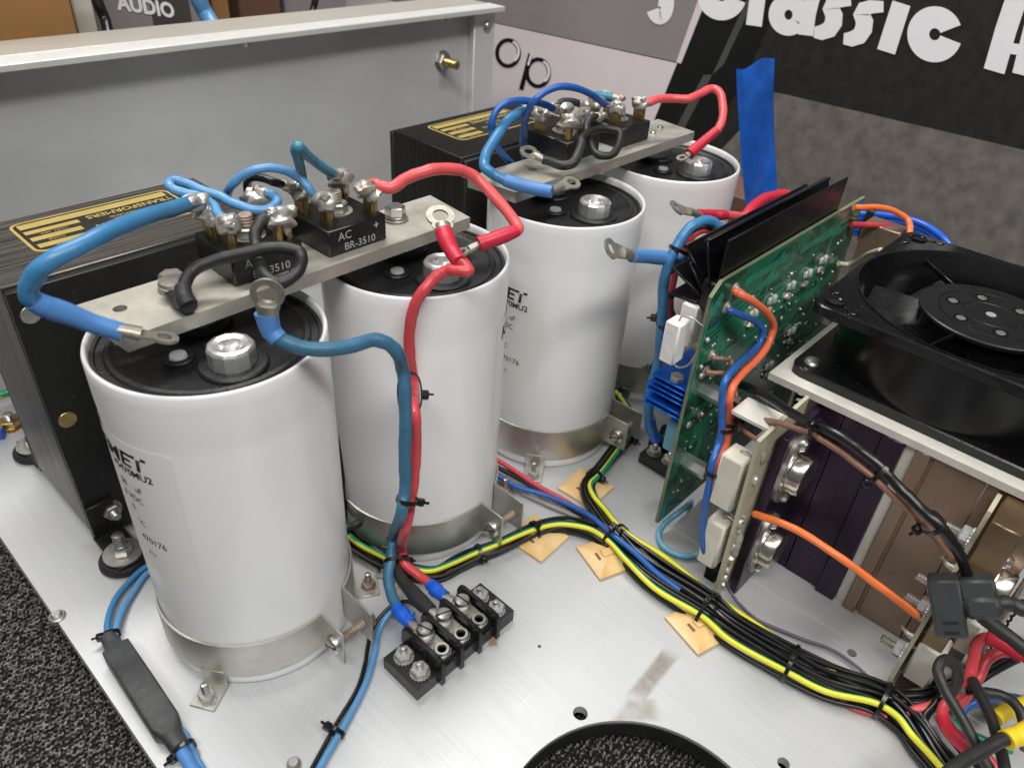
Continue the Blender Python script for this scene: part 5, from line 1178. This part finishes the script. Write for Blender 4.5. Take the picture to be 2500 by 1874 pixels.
for a, b, x in ((2362, 1308, 17.45), (2282, 1428, 16.9), (2258, 1478, 16.75), (2190, 1580, 16.45)):
    q = P(a, b, x=x); c = np.array([x, -21.44, q[2]])
    m = MB(); m.teeth(c, (0, 1, 0), .42, .06); m.hexn(c + (0, .05, 0), c + (0, .38, 0), .36); m.build('nut', MT['zinc'], b2)
    m = MB(); m.thread(c, c + (0, .95, 0), .19, .1); m.build('bolt', MT['steel'], b2)
for k, (a, b, x) in enumerate(((2325, 1385, 17.1), (2240, 1505, 16.6), (2222, 1550, 16.5))):
    q = P(a, b, x=x); m = MB(); m.tube(cr([(x, -21.42, q[2]), (x - .02, -21.2, q[2] + .05), (x - .05, -20.95, q[2] + .25)], 4), [.15, .13, .11, .1, .09, .08, .07, .07, .07], 8); m.build('solder_joint', MT['solder'], b2)
resistor((16.5, -22.75, .9), (17.7, -21.75, 3.1), 'cream ceramic resistor below the square plug on the edge-on board', 'ceramic_old', [[(17.0, -22.1, 3.05), (17.0, -22.0, 3.3), (17.0, -21.8, 3.4), (17.0, -21.6, 3.2)]], .1)
resistor((17.7, -23.35, 2.6), (18.9, -22.7, 4.4), 'cream ceramic resistor half hidden behind the square plug', 'ceramic_old', [[(18.2, -22.8, 2.65), (18.2, -22.4, 2.5), (18.2, -21.7, 2.6)]], .1)
# fan plate
FX0, FY1, FS = 19.72, -12.33, 11.25
fc = (FX0 + FS / 2, FY1 - FS / 2)
V, F = holed_plate([(19.05, -24.3), (31.6, -24.3), (31.6, -11.85), (19.05, -11.85)], [circle(4.7, 64, fc)], 9.62, 9.95)
m = MB(); m.add(V, F); o = m.build('fan_plate', MT['white_plate']); tag(o, 'off white mounting plate under the black fan', 'mounting plate')
fan = thing('cooling_fan', 'black square axial cooling fan lying flat on the off white plate', 'fan', (fc[0], fc[1], 9.95))
def rsq(h, rad, n=72):
    """rounded square sampled at n equal angles so it pairs with a circle"""
    out = []
    for k in range(n):
        t = 2 * PI * k / n; c, s = math.cos(t), math.sin(t); u = h / max(abs(c), abs(s)); x, y = u * c, u * s
        if abs(x) > h - rad and abs(y) > h - rad:
            cx, cy = math.copysign(h - rad, x), math.copysign(h - rad, y)
            b = c * cx + s * cy; d = math.sqrt(max(0, b * b - (cx * cx + cy * cy - rad * rad))); x, y = (b + d) * c, (b + d) * s
        out.append((x, y))
    return out
H = FS / 2
for nm, z0, z1, ri in (('top_flange', 12.98, 13.5, 5.5), ('bottom_flange', 9.95, 10.4, 5.2)):
    m = MB().at(tmat((fc[0], fc[1], 0))); n = 120
    o1 = rsq(H, .55, n); o2 = rsq(H - .06, .5, n)
    rings = [[(*p, z0) for p in circle(ri, n)], [(*p, z0) for p in o2], [(*p, z0 + .06) for p in o1], [(*p, z1 - .06) for p in o1], [(*p, z1) for p in o2], [(*p, z1) for p in circle(ri, n)]]
    V = [p for rgx in rings for p in rgx]; F = []
    for i in range(6):
        i2 = (i + 1) % 6
        for k in range(n): k2 = (k + 1) % n; F.append((i * n + k, i * n + k2, i2 * n + k2, i2 * n + k))
    m.add(V, F); m.build(nm, MT['fan_black'], fan, 40)
m = MB().at(tmat((fc[0], fc[1], 0))); m.lathe([(5.54, 10.35), (5.54, 12.99), (5.49, 13.0), (5.52, 13.49), (5.52, 13.54), (5.44, 13.54), (5.38, 13.4), (5.08, 12.45), (5.0, 12.2), (4.98, 11.4), (5.02, 10.6), (5.12, 10.0), (5.3, 10.0), (5.3, 10.35), (5.54, 10.35)], 96, False); m.build('duct', MT['fan_duct'], fan, 50)
for sx in (-1, 1):
    for sy in (-1, 1):
        cx, cy = fc[0] + sx * (H - .78), fc[1] + sy * (H - .78)
        m = MB().at(tmat((cx, cy, 0))); m.lathe([(.42, 13.48), (.42, 13.58), (.34, 13.58), (.27, 13.53), (.25, 13.3), (.01, 13.3)], 24); m.build('corner_boss', MT['fan_black'], fan)
        m = MB().at(tmat((cx, cy, 0))); m.lathe([(.25, 13.5), (.24, 13.515), (.01, 13.515)], 20); m.build('corner_hole', MT['banner_black'], fan)
        for dx, dy in ((-sx * .9, sy * .35), (sx * .35, -sy * .9)):
            m = MB(); m.cyl((cx + dx, cy + dy, 13.48), (cx + dx, cy + dy, 13.56), .25, .23, 18, .02); m.build('corner_boss', MT['fan_black'], fan)
            d = nz((dx, dy)); m = MB().at(tmat((cx, cy, 13.49), (d[0], d[1], 0), (-d[1], d[0], 0), (0, 0, 1))); m.box((.38, -.05, 0), (.72, .05, .05), .01); m.build('corner_rib', MT['fan_black'], fan)
        m = MB(); cx2, cy2 = fc[0] + sx * (H - .72), fc[1] + sy * (H - .72)
        if sx < 0: m.at(tmat((cx2, cy2, 10.4))).lathe([(.36, 0), (.37, .1), (.3, .2), (.12, .25), (.01, .25)], 24); m.build('screw_head', MT['steel'], fan)
hub = MB().at(tmat((fc[0], fc[1], 0))); hub.lathe([(2.72, 12.96), (2.8, 13.0), (2.8, 13.14), (2.74, 13.18), (2.1, 13.18), (2.08, 13.14), (2.04, 13.14), (2.02, 13.18), (1.1, 13.18), (1.08, 13.15), (1.04, 13.15), (1.02, 13.18), (.01, 13.18)], 72)
hub.build('hub_plate', MT['fan_matt'], fan, 30)
m = MB().at(tmat((fc[0], fc[1], 0))); m.lathe([(2.45, 10.1), (2.5, 10.2), (2.5, 12.9), (2.4, 12.97)], 56); m.build('rotor_cup', MT['fan_black'], fan)
m = MB(); m.cyl((fc[0], fc[1], 13.16), (fc[0], fc[1], 13.2), .22, .2, 18); m.build('shaft_cap', MT['plug_grey'], fan)
for k in range(6):
    a = .5 + k * PI / 3; x, y = fc[0] + 1.56 * math.cos(a), fc[1] + 1.56 * math.sin(a)
    m = MB().at(tmat((x, y, 13.17))); m.lathe([(.30, 0), (.30, .03), (.24, .03), (.22, .0)], 20); m.build('rivet_ring', MT['fan_black'], fan)
    m = MB().at(tmat((x, y, 13.17))); m.lathe([(.2, 0), (.19, .02), (.01, .025)], 16); m.build('rivet', MT['steel_dull'], fan)
for k in range(8):
    a = .2 + k * PI / 4; x, y = fc[0] + 2.5 * math.cos(a), fc[1] + 2.5 * math.sin(a); m = MB(); m.cyl((x, y, 13.15), (x, y, 13.19), .16, .16, 14); m.build('hub_hole', MT['banner_black'], fan)
q1, q2 = P(2268, 640, z=13.1), P(2262, 846, z=13.1); s1, s2 = math.atan2(q1[1] - fc[1], q1[0] - fc[0]), math.atan2(q2[1] - fc[1], q2[0] - fc[0])
for a in (s1, s2, s1 + PI, s2 + PI):
    pass; d = (math.cos(a), math.sin(a)); m = MB().at(tmat((fc[0], fc[1], 0), (d[0], d[1], 0), (-d[1], d[0], 0), (0, 0, 1)))
    m.box((2.65, -.045, 12.85), (5.3, .045, 13.12), .02); m.build('strut', MT['fan_black'], fan)
for k in range(7):
    V = []; F = []; nb = 7
    for i in range(nb):
        rr = 2.45 + (4.86 - 2.45) * i / (nb - 1)
        for j in range(5):
            t = j / 4; a = 2 * PI * k / 7 + .75 * (t - .5) * (1.1 - .02 * i) + .10 * i / nb; z_ = 12.5 - 2.1 * t - .25 * math.sin(PI * t)
            V.append((fc[0] + rr * math.cos(a), fc[1] + rr * math.sin(a), z_))
    for i in range(nb - 1):
        for j in range(4): F.append((i * 5 + j, i * 5 + j + 1, i * 5 + j + 6, i * 5 + j + 5))
    m = MB(); n0 = len(V); m.add(V + [(v[0], v[1], v[2] - .09) for v in V], F + [tuple(n0 + q for q in f[::-1]) for f in F] + [(i * 5, (i + 1) * 5, n0 + (i + 1) * 5, n0 + i * 5) for i in range(nb - 1)] + [(i * 5 + 4, n0 + i * 5 + 4, n0 + (i + 1) * 5 + 4, (i + 1) * 5 + 4) for i in range(nb - 1)]); m.build('blade', MT['fan_black'], fan, 60)
# threaded rods under the plate
for a, b in ((19.75, -12.95), (19.4, -23.75)):
    r_ = thing('threaded_rod', 'threaded rod and spring under the corner of the fan plate by the ' + ('green board' if b > -15 else 'square plug'), 'rod', (a, b, .06), 'threaded rods holding the fan plate')
    m = MB(); m.thread((a, b, .06), (a, b, 9.6), .17, .16); m.build('rod', MT['steel_dull'], r_)
    m = MB(); m.tube([(a + .45 + .2 * math.cos(t), b - .1 + .2 * math.sin(t), .2 + 9.3 * t / 180) for t in np.arange(0, 180, .5)], .05, 6); m.build('spring', MT['black_anod'], r_)
# brown sink behind the fan, wires at its top
o = MB().box((31.7, -11.9, .08), (33.0, -9.95, 12.9), .05).build('rear_heat_sink', MT['brown_anod']); tag(o, 'brown heat sink block showing behind the fan corner', 'heat sink')
strand('orange_lead', 'orange lead curving from the far top corner of the green board to the fan', 'wire', [(2085, 506, 'y', -9.9), (2100, 507, 'y', -10.1), (2144, 506, 'y', -10.6), (2186, 517, 'y', -11.2), (2216, 537, 'y', -11.8), (2222, 560, 'y', -12.2), (2215, 590, 'y', -12.4)], .155, 'wire_orange')
strand('pink_lead', 'pink red lead below the orange one at the far end of the green board', 'wire', [(2078, 548, 'y', -9.9), (2095, 548, 'y', -10.1), (2140, 550, 'y', -10.6), (2175, 553, 'y', -11.1), (2192, 570, 'y', -11.5), (2190, 600, 'y', -11.8)], .155, 'wire_red')
strand('cream_wire', 'cream wire curling from the green board under the fan corner', 'wire', [(2047, 643, 'y', -9.9), (2070, 645, 'y', -10.2), (2095, 636, 'y', -10.7), (2120, 620, 'y', -11.3), (2150, 610, 'y', -12)], .13, 'wire_beige')
for k in range(6):
    dz = k * .26; strand('blue_wire', 'bright blue wire in the flat bundle behind the fan corner', 'wire', [(2075, 515, 'x', 37.0), (2100, 522, 'x', 37.0), (2150, 524, 'x', 37.0), (2205, 533, 'x', 36.8), (2265, 553, 'x', 36.5), (2310, 590, 'x', 36.2), (2340, 640, 'x', 36.2)], .19, 'crimp_blue', 'bright blue wires in the flat bundle behind the fan')
    ob = [o for o in COL.objects if o.name.startswith('blue_wire')][-1]; ob.location.z -= dz * S; ob.location.x += (.05 * k) * S
c = P(2124, 532, x=37.0); tie(c - (0, 0, .5), (0, 1, 0), .2, .95, 'grey clip on the flat bright blue wire bundle behind the fan', up=(0, 0, 1), head=0, w=.5)

# ================================================================ square plug and leads at the front right
ctr = P(2345, 1478, z=8.6); e3 = nz(CAM - ctr); e1 = nz(RM.T @ np.array([1., 0, 0]) - e3 * (RM.T @ np.array([1., 0, 0]) @ e3)); e2 = np.cross(e3, e1)
u_ = np.linalg.norm(P(2346, 1470, z=8.6) - ctr) if False else ((ctr - CAM) @ RM[2]) / FPX
pl = thing('power_plug', 'square dark grey right angle plug with two slots hanging over the board', 'plug', ctr - np.array([0, 0, 1.0]))
tilt = .22
T = tmat(ctr, e1, e2 * math.cos(tilt) + e3 * math.sin(tilt), e3 * math.cos(tilt) - e2 * math.sin(tilt))
m = MB().at(T); m.box((-65 * u_, -80 * u_, -1.5), (8 * u_, 62 * u_, .0), .09); plb = m.build('socket_body', MT['plug_rubber'], pl)
m = MB().at(T); m.box((2 * u_, 8 * u_, -1.45), (82 * u_, 61 * u_, -.02), .10); m.build('boss', MT['plug_rubber'], pl)
m = MB().at(T)
m = MB().at(T); m.box((6 * u_, -34 * u_, -1.2), (86 * u_, 22 * u_, .10), .16); m.build('cable_entry', MT['plug_rubber'], pl)
for yy in (-42, -66):
    m = MB().at(T); m.box((-44 * u_, (yy - 3) * u_, -.3), (-10 * u_, (yy + 4) * u_, .012)); m.build('slot', MT['banner_black'], pl)
strand('black_cable', 'black cable leaving the side of the square plug', 'cable', [(2415, 1470, 8.3), (2440, 1472, 8.3), (2468, 1474, 8.3), (2500, 1486, 8.3), (2550, 1515, 8.0)], .26, 'wire_soft_black')
strand('black_cable', 'black cable passing under the square plug toward the red leads', 'cable', [(2395, 1500, 6.0), (2410, 1515, 6.0), (2457, 1548, 6.0), (2500, 1582, 6.0), (2550, 1625, 6.0)], .26, 'wire_soft_black')
w = strand('red_lead', 'thick red lead bent over at the edge of the clutter, running under the ties', 'wire', [(2560, 1650, 4.6), (2500, 1600, 4.6), (2447, 1568, 4.5), (2410, 1556, 4.4), (2385, 1572, 4.0), (2376, 1610, 3.4), (2368, 1645, 2.9), (2350, 1678, 2.4), (2327, 1704, 2.0), (2304, 1727, 1.8), (2302, 1757, 1.8), (2322, 1787, 2.0), (2362, 1824, 2.2), (2416, 1856, 2.2), (2450, 1910, 2.0)], .215, 'wire_red', n=12,
    parts=[('sleeve', 'sleeve_red', [(2303, 1755, 1.8), (2322, 1787, 2.0), (2362, 1824, 2.2), (2380, 1838, 2.2)], [.27, .29, .30, .28]), ('sleeve', 'sleeve_red', [(2500, 1602, 4.6), (2447, 1570, 4.5), (2410, 1557, 4.4)], [.32, .29, .26])])
strand('red_lead', 'second thick red lead just under the first at the clutter edge', 'wire', [(2560, 1630, 3.6), (2500, 1600, 3.6), (2450, 1590, 3.5), (2410, 1610, 3.2), (2390, 1650, 2.7), (2365, 1690, 2.2), (2330, 1730, 1.6)], .21, 'wire_red')
strand('red_lead', 'short red lead slipping under the harness near its last tie', 'wire', [(2215, 1738, .7), (2235, 1732, .9), (2272, 1722, 1.1), (2300, 1705, 1.2)], .19, 'wire_salmon')
strand('dark_grey_lead', 'dark grey lead bent in a tall hairpin loop beside the cream resistor', 'wire', [(2420, 1885, 3.4), (2384, 1818, 3.6), (2336, 1732, 4.0), (2303, 1675, 4.3), (2290, 1635, 4.5), (2300, 1612, 4.6), (2322, 1610, 4.5), (2338, 1630, 4.2), (2338, 1660, 3.6), (2325, 1690, 2.9)], .195, 'wire_soft_black', n=12)
strand('black_lead', 'black lead curving under the hairpin loop into the harness', 'wire', [(2250, 1765, .8), (2262, 1742, 1.0), (2280, 1722, 1.2), (2300, 1700, 1.4), (2330, 1690, 1.6)], .18, 'wire_black')
for k, (dx, dy) in enumerate(((0, 0), (12, 16), (4, -14))):
    strand('black_lead', 'black lead running between the red leads and the harness trunk', 'wire', [(2160, 1690 + dy * .6, .6 + .2 * k), (2220, 1698 + dy, .8), (2290, 1688 + dy, 1.0), (2360, 1662 + dy, 1.2), (2420, 1628 + dy, 1.4), (2500, 1585 + dy, 1.5), (2560, 1555 + dy, 1.5)], .14, 'wire_black', 'black leads from the trunk to the frame edge')
strand('dark_grey_lead', 'dark grey lead slanting down from the ties toward the yellow sleeves', 'wire', [(2375, 1660, 3.0), (2390, 1690, 3.2), (2415, 1740, 3.4), (2435, 1798, 3.6), (2450, 1860, 3.8), (2460, 1920, 3.8)], .2, 'wire_soft_black')
strand('dark_grey_lead', 'dark grey lead crossing in front of the yellow sleeve at the corner', 'wire', [(2300, 1900, 4.6), (2340, 1866, 4.6), (2390, 1835, 4.6), (2440, 1808, 4.6), (2475, 1795, 4.6)], .235, 'wire_soft_black')
strand('dark_grey_lead', 'dark grey lead arching from the ties round to the upper yellow sleeve', 'wire', [(2370, 1690, 2.2), (2410, 1690, 2.5), (2455, 1700, 2.6), (2485, 1725, 2.6), (2500, 1765, 2.4), (2505, 1830, 2.2)], .2, 'wire_soft_black')
strand('blue_lead', 'dark blue lead curving behind the dark grey leads at the corner', 'wire', [(2345, 1760, .6), (2352, 1730, .8), (2395, 1708, 1.0), (2450, 1700, 1.0), (2505, 1712, 1.0), (2550, 1740, 1.0)], .19, 'wire_deepblue')
strand('green_lead', 'green lead low under the dark grey leads at the corner', 'wire', [(2305, 1745, .4), (2330, 1770, .4), (2365, 1790, .4), (2410, 1810, .4), (2470, 1830, .4)], .18, 'wire_green')
strand('yellow_sleeved_lead', 'yellow sleeved lead under the arched dark grey lead', 'wire', [(2430, 1752, 1.6), (2460, 1735, 1.7), (2500, 1718, 1.8), (2545, 1705, 1.8)], .31, 'sleeve_yellow', n=14)
strand('yellow_sleeved_lead', 'yellow sleeved lead at the end of the crossing dark grey lead', 'wire', [(2456, 1806, 4.6), (2480, 1796, 4.6), (2510, 1782, 4.6), (2550, 1770, 4.6)], .33, 'sleeve_yellow', n=14)
strand('black_lead', 'black lead bending down into the corner past the harness end', 'wire', [(2230, 1735, .9), (2262, 1775, .8), (2300, 1825, .8), (2345, 1885, .8), (2380, 1930, .8)], .14, 'wire_black')
strand('black_lead', 'black lead beside the red sleeve running into the corner', 'wire', [(2300, 1770, .5), (2345, 1830, .5), (2400, 1880, .5), (2440, 1930, .5)], .14, 'wire_black')
c = P(2286, 1694, z=1.2); tie(c, (.4, -.9, 0), .6, .42, 'cable tie on the black leads beside the hairpin loop', head=120)
c = P(2338, 1683, z=2.0); tie(c, (.6, .6, .6), .75, .55, 'cable tie round the red leads inside the hairpin loop', up=nz(CAM - c), head=60)

# ================================================================ background: banner, tape, boxes
BP = np.array([48.0, -10.0, 0]); BN = nz((-.9967, -.0811, 0)); BD = np.array([.0811, -.9967, 0])
def PB(px, py, off=0.0):
    d = RM.T @ np.array([(px - IW / 2) / FPX, (py - IH / 2) / FPX, 1.0]); p0 = BP + BN * off
    return CAM + d * (((p0 - CAM) @ BN) / (d @ BN))
bn = thing('printed_banner', 'large printed banner board with white Classic lettering behind the amplifier', 'banner', (BP[0], BP[1], ZC))
A_, B_ = BP - BD * 62, BP + BD * 70
m = MB(); V = [A_ + np.array([0, 0, ZC]), B_ + np.array([0, 0, ZC]), B_ + np.array([0, 0, 46]), A_ + np.array([0, 0, 46])]; V = V + [v - BN * .5 for v in V]
m.add(V, [(0, 1, 2, 3), (7, 6, 5, 4), (0, 4, 5, 1), (1, 5, 6, 2), (2, 6, 7, 3), (3, 7, 4, 0)]); m.build('board', MT['banner_dark'], bn)
FB = lambda a, b: (1150 + a / 1.6385, b / 1.6385)
def bpoly(name, pts, mt, off, px=True):
    Q = [PB(*FB(*p), off) for p in pts]; m = MB(); m.add(Q, [list(range(len(Q)))]); return m.build(name, MT[mt], bn, 180)
bpoly('print_field', [(1216, 369), (2500, 667), (2500, 1700), (700, 1700), (780, 1000), (1000, 600)], 'banner_concrete', .02)
bpoly('print_field', [(-900, -126), (828, 250), (960, -60), (960, -400), (-900, -800)], 'banner_taupe', .02)
bpoly('print_field', [(-900, -124), (826, 254), (700, 560), (560, 900), (-900, 620)], 'banner_pink', .03)
bpoly('print_stripe', [(1000, -200), (960, 0), (830, 240), (700, 560), (640, 900), (900, 900), (960, 560), (1130, 240), (1260, -100)], 'banner_black', .04)
bpoly('print_stripe', [(1130, -60), (1160, -60), (1010, 260), (965, 300)], 'banner_streak', .05)
bpoly('print_stripe', [(930, 300), (965, 300), (850, 520), (815, 520)], 'banner_streak', .05)
bpoly('print_stripe', [(905, 10), (925, 40), (840, 255), (820, 250)], 'banner_pink', .05)
def bstroke(pts, wd, closed=False):
    """a print stroke of even width: polygon strip"""
    p = [np.array(a, float) for a in pts]; n = len(p); L_ = []; R_ = []
    for i in range(n):
        t = p[(i + 1) % n] - p[i - 1] if closed else p[min(i + 1, n - 1)] - p[max(i - 1, 0)]
        t = t / (np.linalg.norm(t) + 1e-9); nn = np.array([-t[1], t[0]]); w_ = (wd[i] if hasattr(wd, '__len__') else wd) * (1.1 if (max(wd) if hasattr(wd, '__len__') else wd) > 30 else 1)
        L_.append(p[i] + nn * w_ / 2); R_.append(p[i] - nn * w_ / 2)
    return L_, R_
def bletter(strokes, mt='banner_white', off=.06, name='letter'):
    m = MB(); k = 0
    for pts, wd, cl_ in strokes:
        L_, R_ = bstroke(pts, wd, cl_); n = len(L_); Q = [PB(*FB(*q), off + .003 * k) for q in L_ + R_]; k += 1
        F = [(i, (i + 1) % n, n + (i + 1) % n, n + i) for i in range(n if cl_ else n - 1)]; m.add(Q, F)
    return m.build(name, MT[mt], bn, 180)
def arc(cx, cy, rx, ry, a0, a1, n=28, sk=-.28): return [(cx + rx * math.cos(math.radians(t)) + sk * 0 * math.sin(math.radians(t)), cy + ry * math.sin(math.radians(t))) for t in np.linspace(a0, a1, n)]
bletter([(arc(755, 8, 32, 66, 150, -60, 20), 46, 0), ([(790, -60), (778, -10), (772, 30)], 46, 0)])                # tail of a y
bletter([(arc(1003, -22, 60, 66, -40, 320, 40), 74, 0)] if False else [(arc(1003, -26, 62, 70, 20, 330, 40), 70, 0)])   # C
bletter([([(1156, -80), (1131, 104)], 58, 0)])                                                                    # l
bletter([(arc(1270, 60, 48, 52, 40, 395, 40), 58, 0), ([(1370, -30), (1348, 60), (1338, 142)], 56, 0)])          # a
bletter([([(1520, 2), (1472, 4), (1448, 14), (1440, 34), (1452, 62), (1450, 92), (1432, 120), (1398, 132), (1372, 130)], [40, 50, 58, 62, 64, 64, 62, 54, 40], 0)])   # s
bletter([([(1650, 28), (1600, 28), (1572, 38), (1562, 58), (1574, 86), (1570, 118), (1552, 146), (1518, 158), (1490, 156)], [40, 50, 58, 62, 64, 64, 62, 54, 40], 0)])  # s
bletter([([(1722, 14), (1660, 208)], 68, 0)])                                                                     # i
bletter([(arc(1855, 138, 66, 68, 18, 342, 44), 80, 0)])                                                            # c
bletter([([(2190, -30), (2140, 120), (2092, 286)], 78, 0), ([(2260, 60), (2200, 300)], 66, 0), ([(2130, 190), (2230, 205)], 40, 0)])   # A
bletter([(arc(148, 213, 44, 52, 0, 360, 36), 16, 1)], 'banner_black', .06); bletter([(arc(268, 292, 44, 54, 0, 360, 36), 16, 1), ([(238, 215), (200, 360)], 18, 0)], 'banner_black', .06)
bletter([(arc(155, 207, 36, 42, -70, 60, 14), 9, 0)], 'banner_white', .07); bletter([(arc(276, 288, 36, 44, -70, 60, 14), 9, 0), ([(243, 212), (228, 262)], 8, 0)], 'banner_white', .07)
# tape flag
tl = [(1797, 168), (1800, 235), (1806, 330), (1812, 420), (1820, 500), (1826, 560), (1832, 640)]; tr = [(1891, 140), (1887, 230), (1889, 330), (1893, 400), (1898, 470), (1902, 540), (1906, 640)]
m = MB(); V = []; n = 9; F = []
for i in range(len(tl) * 3 - 2):
    t = i / 3; k = min(int(t), len(tl) - 2); fr = t - k
    a = np.array(tl[k]) * (1 - fr) + np.array(tl[k + 1]) * fr; b = np.array(tr[k]) * (1 - fr) + np.array(tr[k + 1]) * fr
    for j in range(n):
        s_ = j / (n - 1); q = a * (1 - s_) + b * s_
        if i == 0: q = q + (0, 7 * math.sin(s_ * 7))
        V.append(P(q[0], q[1], x=34.2 + .45 * math.sin(s_ * 3 + t * .8) + .3 * math.sin(t * 2.1 + s_ * 5) + .12 * math.sin(t * 5 + s_ * 9)))
R0 = len(tl) * 3 - 2
for i in range(R0 - 1):
    for j in range(n - 1): F.append((i * n + j, (i + 1) * n + j, (i + 1) * n + j + 1, i * n + j + 1))
N0 = len(V); V2 = [v + np.array([.05, 0, 0]) for v in V]; F2 = [tuple(N0 + q for q in f[::-1]) for f in F]
m.add(V + V2, F + F2); o = m.build('tape_flag', MT['tape_blue'], ang=60); tag(o, 'strip of blue masking tape standing up in front of the banner', 'tape')
# brown carton behind the last can, boxes behind the side panel
q = P(1790, 476, x=40.0); o = MB().box((40, q[1] - 3.2, ZC), (44, q[1] + 6, q[2]), .08).build('brown_carton', MT['bench']); tag(o, 'low brown carton between the last capacitor and the blue tape', 'carton')
def bgbox(name, px0, px1, y, depth, label, cat, mt, top=40):
    a = P(px0, 60, y=y)[0]; b = P(px1, 60, y=y)[0]; o = MB().box((a, y, ZC), (b, y + depth, top), .1).build(name, MT[mt]); return tag(o, label, cat)
bgbox('cardboard_box', -150, 186, 30, 12, 'tan cardboard box standing behind the side panel', 'box', 'cardboard')
bgbox('white_carton', 188, 238, 31, 10, 'narrow white carton next to the tan cardboard box', 'box', 'card_white')
dk = thing('display_box', 'dark box with blurred white lettering behind the side panel', 'box', P(400, 60, y=34) * (1, 1, 0) + (0, 0, ZC))
a, b = P(238, 60, y=34)[0], P(520, 60, y=34)[0]; m = MB(); m.box((a, 34, ZC), (b, 44, 40), .1); m.build('carton', MT['banner_taupe'], dk)
q = P(291, 16, y=33.97); e = P(396, 32, y=33.97); m = MB(); put_text(m, 'AUDIO', 1.25, (q[0] - .1, 33.93, q[2] - .15), nz(e - q), np.array([0, 0, 1.]), .05, .95); m.build('print', MT['banner_white'], dk, 180)
m = MB(); m.box((P(375, 60, y=33.98)[0], 33.97, 14), (P(470, 60, y=33.98)[0], 34.02, 39)); m.build('print_panel', MT['banner_streak'], dk)
tag(MB().tube(cr([P(228, -40, y=29), P(240, 10, y=29), P(255, 45, y=29), P(266, 90, y=28)]), .32, 10).build('black_cable', MT['wire_black']), 'black cable dropping behind the side panel next to the white carton', 'cable')
tag(MB().tube(cr([P(470, -40, y=29), P(484, 0, y=29), P(500, 30, y=29), P(525, 70, y=28)]), .5, 12).build('bright_blue_cable', MT['wire_lightblue']), 'bright blue cable dropping behind the side panel', 'cable')
bgbox('brown_post', 525, 566, 36, 3, 'brown wooden upright behind the side panel', 'post', 'cardboard')
bgbox('dark_case', 590, 690, 38, 6, 'brown case behind the side panel next to the wooden upright', 'case', 'bench')
bgbox('grey_case', 700, 850, 39, 6, 'grey case standing behind the middle of the side panel', 'case', 'banner_taupe')
strand('black_cable', 'thin black cable behind the side panel before the grey case', 'cable', [(775, -30, 'y', 30), (770, 0, 'y', 30), (764, 25, 'y', 30), (758, 60, 'y', 29)], .25, 'wire_black')
for o in list(COL.objects):
    if '_o' in o: del o['_o']
